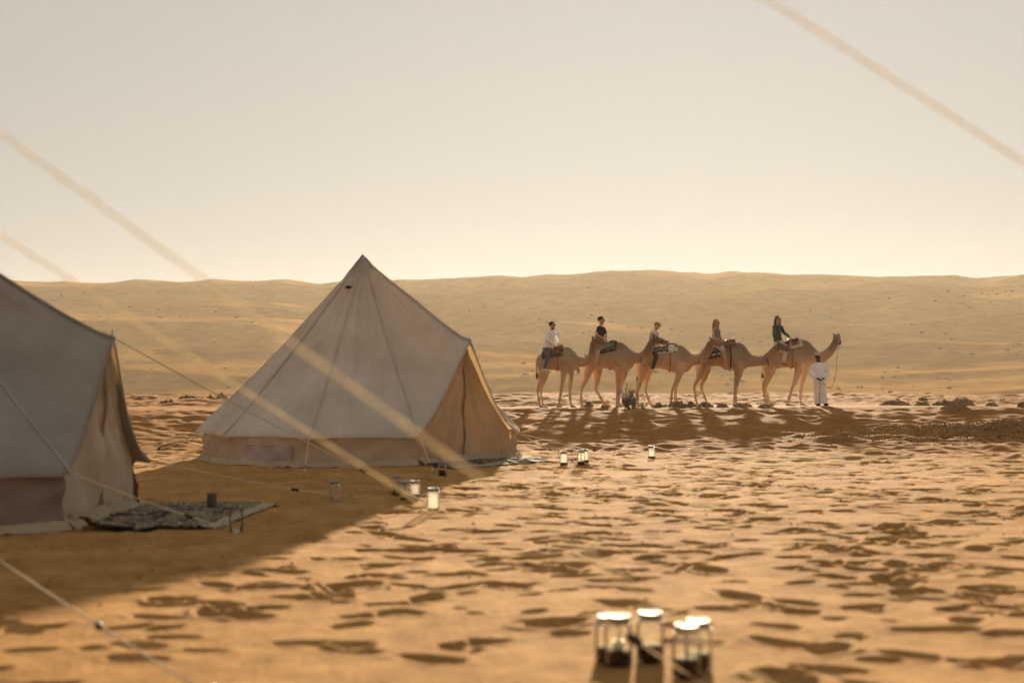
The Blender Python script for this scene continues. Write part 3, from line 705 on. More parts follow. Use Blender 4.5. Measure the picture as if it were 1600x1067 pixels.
cam3 = Camel(2, 1, 45.3, 1200, 'middle camel of the five, carrying the rider in a peaked cap',
    [(986, 500, 585), (1010, 460, 600), (1080, 440, 596), (1150, 435, 592), (1220, 428, 600), (1300, 402, 628), (1350, 386, 636), (1390, 396, 634), (1430, 432, 618), (1462, 462, 588)],
    [(1410, 510, 62, 0), (1460, 517, 55, -.02), (1515, 512, 47, -.12), (1558, 488, 43, -.26), (1588, 440, 39, -.38), (1605, 396, 35, -.46), (1616, 366, 33, -.5)],
    (1622, 356, 128, -.5, .80, -.22),
    [dict(h=1, y=(NR, NR), p=[(1030, 545, 46), (1030, 605, 44), (1015, 690, 25), (985, 775, 15), (986, 850, 10), (988, 905, 10), (992, 935, 11)]),
     dict(h=1, y=(FR, FR), p=[(1085, 545, 46), (1080, 610, 44), (1073, 690, 26), (1060, 772, 15), (1085, 850, 10), (1106, 905, 10), (1122, 935, 11)]),
     dict(h=0, y=(NR, NR), p=[(1365, 545, 50), (1352, 625, 34), (1330, 700, 22), (1292, 778, 15), (1280, 850, 11), (1274, 905, 11), (1272, 935, 11)]),
     dict(h=0, y=(FR, FR), p=[(1385, 545, 46), (1368, 625, 32), (1345, 700, 22), (1328, 775, 16), (1326, 850, 12), (1324, 905, 12), (1326, 935, 12)])],
    [(990, 510, 0), (980, 580, 0), (984, 640, -.02), (992, 670, 0)])
cam3.collar(1521, 508, .17, -.15, .05, M['dark'])
cam4 = Camel(3, 2, 45.8, 330, 'second camel from the front, carrying the bare-armed rider on black blankets',
    [(106, 490, 575), (130, 455, 596), (190, 430, 590), (270, 415, 572), (340, 385, 590), (400, 370, 606), (450, 364, 613), (490, 367, 613), (525, 392, 600), (558, 438, 580), (585, 470, 562)],
    [(530, 515, 62, 0), (580, 525, 54, -.02), (635, 527, 47, -.12), (685, 520, 44, -.26), (725, 485, 41, -.38), (762, 440, 38, -.46), (790, 408, 35, -.5)],
    (800, 400, 145, -.5, .30, -.16),
    [dict(h=1, y=(NR, NR), p=[(150, 535, 44), (140, 605, 42), (118, 670, 24), (78, 748, 15), (88, 840, 10), (97, 900, 10), (105, 930, 11)]),
     dict(h=1, y=(FR, FR), p=[(195, 535, 44), (192, 605, 42), (180, 670, 26), (150, 752, 15), (178, 840, 10), (205, 895, 10), (222, 925, 11)]),
     dict(h=0, y=(NR, NR), p=[(460, 545, 48), (456, 620, 34), (446, 700, 23), (434, 778, 15), (430, 850, 11), (427, 902, 11), (426, 930, 11)]),
     dict(h=0, y=(FR, FR), p=[(495, 545, 46), (488, 620, 32), (472, 700, 22), (456, 778, 15), (454, 850, 11), (456, 902, 11), (462, 928, 11)])],
    [(112, 505, 0), (100, 560, 0), (104, 620, -.02), (112, 650, 0)])
cam4.collar(703, 520, .17, -.3, -.35, M['dark'])
cam5 = Camel(4, 2, 46.3, 880, 'leading camel with its head turned to face the viewer, beside the white-robed guide',
    [(688, 500, 600), (715, 455, 622), (770, 425, 612), (850, 400, 588), (930, 370, 588), (1000, 345, 602), (1050, 340, 611), (1090, 358, 606), (1128, 400, 592), (1162, 435, 566)],
    [(1095, 500, 68, 0), (1150, 500, 58, -.02), (1205, 490, 49, -.06), (1248, 460, 43, -.10), (1282, 420, 38, -.14), (1304, 380, 34, -.16), (1316, 350, 31, -.18)],
    (1318, 328, 140, -.20, 1.50, -.30),
    [dict(h=1, y=(NR, NR), p=[(735, 545, 46), (728, 610, 42), (715, 670, 25), (682, 738, 15), (690, 830, 10), (698, 888, 10), (704, 918, 11)]),
     dict(h=1, y=(FR, FR), p=[(770, 545, 46), (764, 610, 42), (745, 675, 26), (716, 758, 15), (735, 840, 10), (752, 890, 10), (764, 920, 11)]),
     dict(h=0, y=(NR, NR), p=[(1000, 545, 52), (985, 620, 34), (960, 700, 23), (932, 772, 16), (908, 845, 11), (896, 892, 11), (892, 922, 12)]),
     dict(h=0, y=(FR, FR), p=[(1070, 545, 46), (1062, 620, 30), (1045, 700, 22), (1030, 772, 16), (1026, 845, 11), (1026, 895, 11), (1034, 924, 12)])],
    [(694, 510, 0), (682, 570, 0), (680, 620, -.02), (684, 650, 0)])
make_saddle(cam1, 'small red and black patterned saddle behind the rear camel hump', 150, 330, 286, M['bl_dark'], M['bl_red'], M['red'], (250, 335), [(290, 70, 26)])
make_saddle(cam2, 'dark woven saddle with a faded girth under the black-shirted rider', 610, 800, 740, M['bl_dark'], M['olive'], M['pink'], (640, 780), [(775, 60, 20)], 1.15)
make_saddle(cam3, 'black and white patterned saddle with a red girth on the middle camel', 1120, 1335, 1268, M['bl_white'], M['bl_dark'], M['red'], (1110, 1245), [(1285, 70, 30)], 1.0)
make_saddle(cam4, 'black saddle blanket with a white stripe on the second camel from the front', 150, 300, 393, M['bl_black'], M['bl_brown'], M['dark'], (330, 440), [(397, 74, 24)], 1.6, 12, M['bl_cream'])
make_saddle(cam5, 'cream saddle blanket with red patterned pad on the leading camel', 800, 1025, 932, M['bl_cream'], M['bl_red'], M['red'], (880, 990), [(945, 80, 22)], 1.05)

# ------------------------------------------------------------------ people
SKIN = noise_mat('skin_light', (.42, .23, .14), (.50, .29, .18), 6, .6, 0, 1, 3, .3); SKIND = noise_mat('skin_dark', (.030, .016, .010), (.045, .025, .015), 6, .7, 0, 1, 3, .1)
CL = {}
def cloth(name, c, sc=9): 
    if name not in CL: CL[name] = noise_mat(name, tuple(x * .85 for x in c), c, sc, .9, .25, 30, 3, .1)
    return CL[name]
def limb(mb, pts, rad, side=None, k=4):
    p, r = smooth_path([Vector(q) for q in pts], rad, k); mb.tube(p, r, 10, side=side)
def hand(mb, w, dirv, sd, s=1.0, curl=.5):
    """palm plus five fingers of unequal length curling down; thumb leaves the side of the palm"""
    d = Vector(dirv).normalized(); up = d.cross(Vector(sd)).normalized(); sv = up.cross(d).normalized()
    if up.z < 0: up = -up
    w = Vector(w); mb.tube([w, w + d * .03 * s, w + d * .085 * s], [(.026 * s, .018 * s), (.040 * s, .017 * s), (.042 * s, .014 * s)], 10, side=tuple(sv))
    for i, (o, l) in enumerate(((-.030, .062), (-.010, .075), (.010, .080), (.029, .070))):
        b0 = w + d * .08 * s + sv * o * s
        b1 = b0 + (d * .9 - up * curl * .5) * l * .45 * s; b2 = b1 + (d * .55 - up * curl * 1.1) * l * .33 * s; b3 = b2 + (d * .1 - up * curl * 1.4) * l * .25 * s
        mb.tube([b0 - d * .015, b0, b1, b2, b3], [.010 * s, .010 * s, .009 * s, .0085 * s, .006 * s], 7)
    t0 = w + d * .025 * s - sv * .03 * s; mb.tube([t0, t0 + (d * .5 - sv * .7) * .04 * s, t0 + (d * .9 - sv * .55 - up * .3) * .07 * s], [.014 * s, .012 * s, .008 * s], 7)
def head(mb, hc, fd, s=1.0):
    """skull, jaw, nose, ears, brow; fd is where the face looks"""
    fd = Vector(fd).normalized(); sd = Vector((0, 0, 1)).cross(fd).normalized(); up = fd.cross(sd); R = Matrix((fd, sd, up)).transposed()
    P_ = lambda a, b, c: Vector(hc) + R @ Vector((a * s, b * s, c * s))
    mb.ball(P_(-.008, 0, .025), (.098 * s, .077 * s, .095 * s), 16, 12, R); mb.ball(P_(.020, 0, -.035), (.075 * s, .066 * s, .085 * s), 14, 10, R)
    mb.ball(P_(.052, 0, -.088), (.035 * s, .036 * s, .026 * s), 10, 8, R)
    mb.tube([P_(.088, 0, .015), P_(.108, 0, -.015), P_(.112, 0, -.03), P_(.09, 0, -.04)], [(.010 * s, .010 * s), (.014 * s, .012 * s), (.017 * s, .012 * s), (.014 * s, .008 * s)], 8, side=tuple(sd))
    mb.tube([P_(.085, -.028, -.066), P_(.095, 0, -.064), P_(.085, .028, -.066)], [.007 * s, .012 * s, .007 * s], 7)
    for e in (-1, 1): mb.ball(P_(-.005, e * .080, -.005), (.022 * s, .012 * s, .034 * s), 8, 8, R)
    return P_, R
def shades(P_, root, s):
    b_ = MB()
    for e in (-1, 1):
        b_.box(P_(.098, e * .034, .012), (.006 * s, .029 * s, .021 * s), Matrix.Rotation(math.atan2((P_(1, 0, 0) - P_(0, 0, 0)).y, (P_(1, 0, 0) - P_(0, 0, 0)).x), 3, 'Z'))
        b_.tube([P_(.095, e * .062, .02), P_(.0, e * .088, .022)], .004 * s, 5)
    b_.tube([P_(.10, -.012, .02), P_(.10, .012, .02)], .004 * s, 5)
    return b_.build('sunglasses', M['black'], root, False)
def shoe(root, ank, dirv, mat, s=1.0, name='shoe'):
    d = Vector(dirv).normalized(); a = Vector(ank); b_ = MB()
    sd = Vector((0, 0, 1)).cross(d).normalized(); sole = -.075 * s
    b_.tube([a + d * -.065 * s + Vector((0, 0, sole + .035 * s)), a + d * -.02 * s + Vector((0, 0, sole + .05 * s)), a + d * .06 * s + Vector((0, 0, sole + .045 * s)), a + d * .14 * s + Vector((0, 0, sole + .032 * s)), a + d * .185 * s + Vector((0, 0, sole + .025 * s))],
            [(.030 * s, .034 * s), (.038 * s, .050 * s), (.044 * s, .044 * s), (.046 * s, .030 * s), (.026 * s, .018 * s)], 12, side=tuple(sd))
    b_.tube([a + Vector((0, 0, sole + .04 * s)), a + Vector((0, 0, .03 * s))], [.045 * s, .040 * s], 10)
    return b_.fused(name, mat, root, .010, 2)
def rider(c, label, J, look, skin, top, bottom, s=1.0, sleeve='long', legs='long', hair=None, long_hair=False, glasses=True, cap=None, shoes=None, beard=False):
    """J: crop-pixel joints on camel c's photo crop: pel, chest, neck, head, sn, en, wn (near arm), sf, ef, wf (far arm), kn, an (near leg)"""
    pel = c.L(*J['pel'], 0); root = empty('person', c.o + pel - Vector((0, 0, .10))); tag(root, label, 'person', 'riders on the camels')
    off = pel - Vector((0, 0, .10)); G = lambda k, y: c.L(J[k][0], J[k][1], y) - off
    pe = G('pel', 0); ch = G('chest', 0); ne = G('neck', 0); hc = G('head', 0)
    yw = J.get('yaw', .5); sd = Vector((math.sin(yw) * 1, math.cos(yw), 0)); sd = Vector((-math.sin(yw), -math.cos(yw), 0)) if sd.y < 0 else sd
    fw = Vector((math.cos(yw), -math.sin(yw), 0))
    shw = .185 * s
    sn = ne - sd * shw - Vector((0, 0, .055 * s)); sf = ne + sd * shw - Vector((0, 0, .055 * s))
    if 'sn' in J: sn = G('sn', sn.y)
    if 'sf' in J: sf = G('sf', sf.y)
    en = G('en', J.get('eny', -.26) * s); ef = G('ef', J.get('efy', .22) * s); wn = G('wn', J.get('wny', -.12)); wf = G('wf', J.get('wfy', .08))
    hn = pe - Vector((0, .13, 0)) * s; hf = pe + Vector((0, .13, 0)) * s
    kn = G('kn', J.get('kny', -.40)); an = G('an', J.get('any', -.42)); kf = Vector((kn.x + .05, -kn.y, kn.z)); af = Vector((an.x + .06, -an.y, an.z))
    b_ = MB()
    tors = [pe - Vector((0, 0, .10 * s)), pe, pe.lerp(ch, .5), ch, ch.lerp(ne, .72), ne]
    trad = [(.10 * s, .09 * s), (.165 * s, .125 * s), (.140 * s, .105 * s), (.165 * s, .115 * s), (.150 * s, .085 * s), (.062 * s, .055 * s)]
    b_.tube(tors, trad, 16, side=tuple(sd))
    b_.tube([ne - Vector((0, 0, .03)), ne.lerp(hc, .45), hc - Vector((0, 0, .03))], [.058 * s, .052 * s, .052 * s], 10)
    P_, R = head(b_, hc, look, s)
    for (a, e, w_) in ((sn, en, wn), (sf, ef, wf)):
        limb(b_, [a, a.lerp(e, .5), e, e.lerp(w_, .5), w_], [.052 * s, .045 * s, .038 * s, .035 * s, .025 * s]); hand(b_, w_, (w_ - e) + Vector((.06, 0, -.03)), sd, s)
    for (h_, k_, a_) in ((hn, kn, an), (hf, kf, af)):
        limb(b_, [h_, h_.lerp(k_, .5), k_, k_.lerp(a_, .35), a_, a_ - Vector((0, 0, .04))], [.085 * s, .075 * s, .056 * s, .054 * s, .036 * s, .034 * s])
        if shoes is None: b_.tube([a_ + Vector((-.04, 0, -.05)), a_ + Vector((.04, 0, -.05)), a_ + Vector((.13, 0, -.075)), a_ + Vector((.18, 0, -.085))], [.03 * s, .036 * s, .030 * s, .014 * s], 10)
    b_.fused('body', skin, root, .0125, 2)
    # clothes
    b_ = MB(); g = .016
    b_.tube([pe - Vector((0, 0, .06 * s))] + tors[1:-1] + [ch.lerp(ne, .93)], [(r[0] + g, r[1] + g) for r in trad[:-1]] + [(.085 * s, .070 * s)], 16, side=tuple(sd))
    if sleeve != 'none':
        for (a, e, w_) in ((sn, en, wn), (sf, ef, wf)):
            if sleeve == 'long': limb(b_, [a, a.lerp(e, .5), e, e.lerp(w_, .5), e.lerp(w_, .88)], [.066 * s, .062 * s, .054 * s, .052 * s, .042 * s])
            else: limb(b_, [a, a.lerp(e, .4), a.lerp(e, .75)], [.068 * s, .066 * s, .062 * s])
    b_.fused('shirt', top, root, .015, 3)
    b_ = MB()
    b_.tube([pe - Vector((0, 0, .12 * s)), pe, pe.lerp(ch, .22)], [(.15 * s, .12 * s), (.185 * s, .145 * s), (.165 * s, .13 * s)], 16, side=tuple(sd))
    for (h_, k_, a_) in ((hn, kn, an), (hf, kf, af)):
        if legs == 'long': limb(b_, [h_, h_.lerp(k_, .5), k_, k_.lerp(a_, .5), a_.lerp(k_, .06)], [.105 * s, .095 * s, .076 * s, .070 * s, .062 * s])
        else: limb(b_, [h_, h_.lerp(k_, .5), h_.lerp(k_, .85)], [.108 * s, .098 * s, .086 * s])
    b_.fused('trousers' if legs == 'long' else 'shorts', bottom, root, .016, 3)
    if shoes:
        for a_ in (an, af): shoe(root, a_ - Vector((0, 0, .01)), (1, .0 - .15 * (1 if a_ is an else -1), -.18), shoes, s)
    if hair:
        b_ = MB(); b_.ball(P_(-.022, 0, .045), (.102 * s, .090 * s, .092 * s), 16, 10, R)
        if long_hair:
            for e in (-1, 1): b_.tube([P_(-.01, e * .07, .06), P_(.005, e * .092, -.03), P_(.0, e * .098, -.12), P_(.01, e * .09, -.21), P_(.02, e * .085, -.25)], [.035 * s, .032 * s, .034 * s, .026 * s, .008 * s], 8)
            b_.tube([P_(-.06, 0, .05), P_(-.085, 0, -.04), P_(-.09, 0, -.14), P_(-.10, 0, -.24), P_(-.10, 0, -.28)], [(.075 * s, .05 * s), (.09 * s, .05 * s), (.09 * s, .045 * s), (.07 * s, .03 * s), (.03 * s, .012 * s)], 12, side=tuple(R @ Vector((0, 1, 0))))
        b_.fused('hair', hair, root, .014, 2)
    if beard:
        b_ = MB(); b_.ball(P_(.045, 0, -.075), (.055 * s, .058 * s, .045 * s), 12, 8, R); b_.build('beard', hair, root)
    if glasses: shades(P_, root, s)
    if cap:
        b_ = MB(); b_.ball(P_(-.006, 0, .062), (.112 * s, .094 * s, .075 * s), 16, 10, R)
        b_.tube([P_(.07, 0, .052), P_(.13, 0, .048), P_(.185, 0, .034)], [(.080 * s, .010 * s), (.078 * s, .008 * s), (.045 * s, .006 * s)], 12, side=tuple(R @ Vector((0, 1, 0)))); b_.fused('cap', cap, root, .010, 1)
    return root
hairb = cloth('hair_brown', (.10, .055, .03), 30); hairl = cloth('hair_fair', (.27, .16, .08), 30); hairk = cloth('hair_short', (.06, .04, .028), 30)
rider(cam1, 'rider in a white long-sleeved shirt and grey trousers with sunglasses, on the rear camel',
    dict(pel=(202, 425), chest=(222, 320), neck=(238, 258), head=(240, 217), en=(192, 340), wn=(262, 388), ef=(300, 335), wf=(296, 382), kn=(196, 520), an=(172, 600), yaw=.75),
    (.65, -.75, -.05), SKIN, cloth('white_shirt', (.84, .82, .82)), cloth('grey_trousers', (.13, .115, .11)), 1.02, hair=hairk, beard=True, shoes=cloth('white_shoe', (.62, .58, .54)))
rider(cam2, 'rider in a black t-shirt and dark glasses on the second camel from the rear',
    dict(pel=(655, 395), chest=(658, 285), neck=(668, 216), head=(670, 172), en=(628, 300), wn=(685, 332), ef=(716, 300), wf=(712, 335), kn=(636, 452), an=(612, 575), yaw=.35),
    (.92, -.35, -.08), SKIN, cloth('black_tee', (.022, .020, .020)), cloth('olive_shorts', (.16, .15, .085)), 1.04, sleeve='short', legs='short', hair=hairk, shoes=None)
rider(cam3, 'young rider in a patterned white shirt and peaked cap on the middle camel',
    dict(pel=(1125, 425), chest=(1128, 325), neck=(1142, 255), head=(1160, 220), en=(1092, 335), wn=(1160, 385), ef=(1165, 335), wf=(1185, 385), kn=(1140, 490), an=(1108, 605), yaw=.45),
    (.86, -.25, -.42), SKIN, pattern_mat('patterned_shirt', (.62, .58, .55), [(.62, .58, .55), (.05, .05, .06), (.30, .28, .28)], 16, .5), cloth('black_trousers', (.03, .027, .026)), .95, sleeve='short', hair=hairl, glasses=False, cap=cloth('tan_cap', (.32, .20, .10)), shoes=cloth('white_shoe', (.62, .58, .54)))
rider(cam4, 'bare-armed rider with long hair, grey top and pale shorts, second camel from the front',
    dict(pel=(292, 385), chest=(276, 300), neck=(274, 232), head=(276, 194), en=(244, 318), wn=(330, 362), ef=(312, 305), wf=(348, 358), kn=(326, 445), an=(345, 580), yaw=.65),
    (.62, -.78, -.05), SKIN, cloth('grey_top', (.20, .185, .15)), cloth('pale_shorts', (.45, .43, .42)), .98, sleeve='none', legs='short', hair=hairl, long_hair=True, shoes=None)
rider(cam5, 'rider in a dark green shirt with long hair and sunglasses, on the leading camel',
    dict(pel=(822, 365), chest=(805, 285), neck=(812, 205), head=(815, 164), en=(772, 300), wn=(850, 352), ef=(880, 275), wf=(930, 322), kn=(860, 440), an=(842, 545), yaw=.75),
    (.45, -.88, -.05), SKIN, cloth('green_shirt', (.055, .075, .055)), cloth('cream_trousers', (.55, .48, .40)), 1.0, hair=hairb, long_hair=True, shoes=cloth('tan_shoe', (.25, .15, .08)))
# guide standing beside the leading camel
gd = 45.0; gu = 1190
def GP(u, v, y=0.0): return Vector(((ZO[2][0] + u / ZS - 800) / F * gd, gd + y, CAMH + (HOR - (ZO[2][1] + v / ZS)) / F * gd))
gx0 = GP(1205, 940); g0 = Vector((gx0.x, gd, ground_z(gx0.x, gd)))
guide = empty('person', g0); tag(guide, 'guide standing in a long white robe and round cap, holding a lead rope', 'person')
Q = lambda u, v, y=0.0: GP(u, v, y) - g0
b_ = MB(); hc = Q(1165, 490, -.03)
P_, R = head(b_, hc, (-.15, -.95, -.25), .98)
b_.tube([Q(1172, 545), Q(1170, 525), hc - Vector((0, 0, .03))], [.062, .055, .052], 10)
b_.tube([Q(1180, 690), Q(1178, 620), Q(1175, 560), Q(1172, 535)], [(.15, .11), (.16, .12), (.16, .10), (.07, .06)], 14, side=(1, 0, 0))
arms = (([Q(1118, 565), Q(1106, 640, -.08), Q(1150, 682, -.20)], (.9, -.25, -.25), Vector((0, 0, 1))), ([Q(1228, 565), Q(1246, 640, -.08), Q(1204, 685, -.20)], (-.9, -.25, -.25), Vector((0, 0, 1))))
for p, dv, sdv in arms:
    limb(b_, p, [.05, .042, .028]); hand(b_, p[2], dv, (0, -1, .3), 1.0, .7)
for u, ux in ((1160, 1162), (1225, 1232)):
    limb(b_, [Q(1190 + (u - 1190) * .6, 680), Q(u, 790), Q(ux, 905), Q(ux, 925)], [.085, .058, .040, .04])
    fz = ground_z(g0.x + Q(ux, 925).x, gd) - g0.z
    b_.tube([Vector((Q(ux, 925).x - .0, .05, fz + .04)), Vector((Q(ux, 925).x + .01, -.05, fz + .045)), Vector((Q(ux, 925).x + .03, -.15, fz + .022))], [.04, .042, .022], 10)
b_.fused('body', SKIND, guide, .0125, 2)
b_ = MB()
b_.tube([Q(1176, 538), Q(1176, 552), Q(1176, 600), Q(1180, 690), Q(1186, 780), Q(1192, 860), Q(1194, 902)], [(.075, .07), (.185, .105), (.185, .135), (.185, .145), (.195, .15), (.205, .16), (.212, .165)], 26, side=(1, 0, 0))
for p, dv, sdv in arms: limb(b_, [p[0], p[0].lerp(p[1], .5), p[1], p[1].lerp(p[2], .5), p[1].lerp(p[2], .9)], [.075, .072, .068, .066, .062])
rb = b_.fused('robe', cloth('white_robe', (.84, .82, .82), 4), guide, .014, 3)
b_ = MB(); b_.tube([hc + Vector((0, 0, .035)), hc + Vector((0, 0, .07)), hc + Vector((0, 0, .115)), hc + Vector((0, 0, .132))], [(.098, .105), (.104, .110), (.092, .098), (.05, .055)], 18, side=(1, 0, 0)); b_.build('cap', pattern_mat('embroidered_cap', (.50, .36, .33), [(.42, .28, .26), (.56, .44, .40)], 30), guide)
for ux in (1162, 1232):
    fz = ground_z(g0.x + Q(ux, 925).x, gd) - g0.z; x_ = Q(ux, 925).x; b_ = MB()
    b_.tube([(x_, .085, fz + .018), (x_, .03, fz + .045), (x_ + .01, -.06, fz + .045), (x_ + .03, -.15, fz + .03), (x_ + .035, -.19, fz + .02)], [(.034, .018), (.048, .045), (.052, .045), (.05, .03), (.025, .015)], 12, side=(1, 0, 0)); b_.build('shoe', cloth('dark_shoe', (.02, .016, .014)), guide)
b_ = MB(); p0 = GP(1172, 700, -.26); p1 = GP(1163, 935, -.30); p1.z = ground_z(p1.x, p1.y); b_.tube([p0 - p1 + Vector((0, 0, .02)), Vector((0, 0, 0))], .009, 6); st = b_.build('walking_stick', plain('stick_wood', (.10, .035, .025), .6), None); st.location = p1; tag(st, 'thin dark stick held upright by the white-robed guide', 'stick')
lead = [cam5.o + cam5.H(.72, .0, -.30), GP(1320, 470, -.25), GP(1314, 580, -.28), GP(1300, 680, -.30), GP(1275, 748, -.32), GP(1240, 762, -.33), GP(1205, 735, -.33), GP(1188, 700, -.30)]
lp, _ = smooth_path([p - g0 for p in lead], [.008] * 8, 5); b_ = MB(); b_.tube(lp, .009, 6); lr = b_.build('lead_rope', plain('lead_rope', (.36, .26, .14), .9), None); lr.location = g0; tag(lr, 'thin lead rope hanging from the leading camel to the guide hands', 'rope')
# hitch ropes tying each camel to the one ahead
for ca, cb, lab in ((cam1, cam2, 'rear camel to the second camel'), (cam2, cam3, 'second camel to the middle camel'), (cam3, cam4, 'middle camel to the fourth camel'), (cam4, cam5, 'fourth camel to the leading camel')):
    a = ca.o + ca.H(.6, -.05, -.28); e = cb.o + cb.ring((cb.tu[2] + cb.tu[3]) / 2, .05)[0]
    b_ = MB(); b_.tube([p - a for p in rope_pts(a, e, 10, .10)], .007, 5); hr = b_.build('hitch_rope', M['rope'], None); hr.location = a; tag(hr, 'slack rope from the ' + lab, 'rope', 'ropes linking the camels')

# ------------------------------------------------------------------ jars, rugs, loose ropes
def glass_mat(name, tint=(.97, .96, .93), film=.010):
    m, n, p = new_mat(name); n.nodes.remove(p); out = n.nodes['Material Output']
    tr = N(n, 'ShaderNodeBsdfTransparent'); tr.inputs['Color'].default_value = (*tint, 1)
    gl = N(n, 'ShaderNodeBsdfGlossy', i_Roughness=.04); gl.inputs['Color'].default_value = (1, 1, 1, 1)
    df = N(n, 'ShaderNodeBsdfTranslucent'); df.inputs['Color'].default_value = (.85, .83, .78, 1)
    fr = N(n, 'ShaderNodeFresnel', i_IOR=1.18); mx = N(n, 'ShaderNodeMixShader'); m2 = N(n, 'ShaderNodeMixShader'); m2.inputs[0].default_value = film   # pale film standing in for bright refractions in the glass
    n.links.new(fr.outputs[0], mx.inputs[0]); n.links.new(tr.outputs[0], mx.inputs[1]); n.links.new(gl.outputs[0], mx.inputs[2])
    n.links.new(mx.outputs[0], m2.inputs[1]); n.links.new(df.outputs[0], m2.inputs[2]); n.links.new(m2.outputs[0], out.inputs['Surface']); return m
M['glass'] = glass_mat('jar_glass'); M['glass_glint_film'] = glass_mat('glint_film_jar_glass', film=.05); M['lid'] = plain('tin_lid', (.30, .28, .25), .6, .45, .3); M['fill'] = noise_mat('dark_jar_sand', (.03, .014, .008), (.06, .028, .014), 40, .9)  # stronger film on the farther jars imitates their shining refractions
M['wax'] = plain('candle_wax', (.75, .68, .55), .5)
JN = 0
def jar(u, v, label, s=1.0, fill=.045, tilt=None, lid=True, candle=False, group='glass lantern jars on the sand'):
    fill = fill * 1.25
    """lidded preserving jar standing on the sand; base at photo pixel (u, v)"""
    global JN
    d = GD(v); x = (u - 800) / F * d
    for _ in range(6):
        d = GD(v, ground_z(x, d)); x = (u - 800) / F * d
    root = empty('glass_jar', (x, d, ground_z(x, d) - .006), JN * 1.3); JN += 1
    if tilt: root.rotation_euler = (math.radians(tilt[0]), math.radians(tilt[1]), 0)
    tag(root, label, 'jar', group)
    R_ = .047 * s; H_ = .178 * s
    b_ = MB(); b_.lathe([(.0005, .004), (R_ * .82, .002), (R_ * .97, .008 * s), (R_, .018 * s), (R_, H_ * .66), (R_ * .97, H_ * .73), (R_ * .83, H_ * .80), (R_ * .78, H_ * .83), (R_ * .78, H_ * .93),
                         (R_ * .73, H_ * .93), (R_ * .73, H_ * .83), (R_ * .79, H_ * .79), (R_ * .92, H_ * .72), (R_ * .95, H_ * .65), (R_ * .95, .02 * s), (R_ * .90, .012 * s), (.0005, .010)], seg=28)
    g = b_.build('glass', M['glass'] if v > 900 else M['glass_glint_film'], root)
    if fill:
        b_ = MB(); b_.lathe([(.0005, .0125), (R_ * .90, .0135), (R_ * .935, .022), (R_ * .935, fill), (R_ * .6, fill + .006), (.0005, fill + .003)], seg=24); b_.build('sand_fill', M['fill'], root)  # fill is a very dark brown sand
    if candle:
        b_ = MB(); b_.lathe([(.0005, fill), (.018, fill), (.018, fill + .035), (.014, fill + .033), (.0005, fill + .03)], seg=14); b_.build('candle', M['wax'], root)
    if lid:
        b_ = MB(); b_.lathe([(R_ * .80, H_ * .86), (R_ * .845, H_ * .862), (R_ * .845, H_ * .965), (R_ * .82, H_ * .985), (R_ * .70, H_ * .985), (R_ * .68, H_ * .975), (.0005, H_ * .975), (.0005, H_ * .955), (R_ * .79, H_ * .955), (R_ * .80, H_ * .86)], seg=28)
        lo = b_.build('lid', M['lid'], root)
        b_ = MB(); b_.tube([(R_ * .85 * math.cos(t), R_ * .85 * math.sin(t), H_ * .845) for t in np.linspace(0, 2 * math.pi, 29)], .0022 * s, 5); b_.build('wire', M['pole'], lo)
    return root
jar(966, 1040, 'large foreground jar, leftmost of the near row of the front cluster', candle=True)
jar(950, 1034, 'foreground jar almost hidden behind the leftmost near jar of the cluster', .94)
jar(1016, 1034, 'foreground jar in the middle of the cluster, level dark sand in it', fill=.05)
jar(1073, 1058, 'nearest foreground jar, front right of the cluster', fill=.052)
jar(1091, 1045, 'foreground jar standing behind the nearest one, rightmost of the cluster', .96)
jar(528, 782, 'empty glass jar leaning to one side on the shaded sand', .95, 0, (4, -10), True)
jar(621, 782, 'glass jar at the left of the trio beside the taut rope', .9, .05)
jar(634, 784, 'middle jar of the trio beside the taut rope', .95, .03)
jar(648, 781, 'glass jar at the right of the trio beside the taut rope', .9, .04)
jar(677, 801, 'single bright glass jar right of the trio at the shadow edge', .98, .02)
jar(691, 744, 'small glass jar in the shade by the whole tent door rug', .85, .05)
jar(881, 728, 'glass jar left of the pair beyond the tent ropes', .95, .035)
jar(908, 727, 'glass jar, nearer right of the pair beyond the tent ropes', .95, .035)
jar(914, 725.5, 'glass jar tucked close behind its neighbour beyond the tent ropes', .95, .035)
jar(1018, 717, 'lone glass jar farthest right on the sand lip', .95, .03)
# candle cup and hurricane glass by the left tent
d = GD(801); x = (331 - 800) / F * d; cup = empty('candle_cup', (x, d, ground_z(x, d) + .012)); tag(cup, 'dark candle cup with pale wax standing at the rug of the left tent', 'candle')
b_ = MB(); b_.lathe([(.0005, 0), (.030, 0), (.034, .01), (.036, .12), (.033, .12), (.031, .10)], seg=24); b_.build('cup', plain('dark_ceramic', (.06, .045, .038), .5), cup)
b_ = MB(); b_.lathe([(.0305, .099), (.026, .105), (.006, .101), (.0005, .102)], seg=20); b_.build('wax', M['wax'], cup)
d = GD(833); x = (369 - 800) / F * d; hg = empty('hurricane_glass', (x, d, ground_z(x, d))); tag(hg, 'clear open candle glass on the sand right of the rug', 'candle glass')
b_ = MB(); b_.lathe([(.0005, .004), (.034, .002), (.040, .008), (.044, .09), (.040, .15), (.0375, .15), (.0415, .09), (.0375, .012), (.0005, .010)], seg=28); b_.build('glass', M['glass'], hg)
b_ = MB(); b_.lathe([(.0005, .0115), (.035, .0125), (.035, .020), (.0005, .020)], seg=22); b_.build('candle', M['wax'], hg)
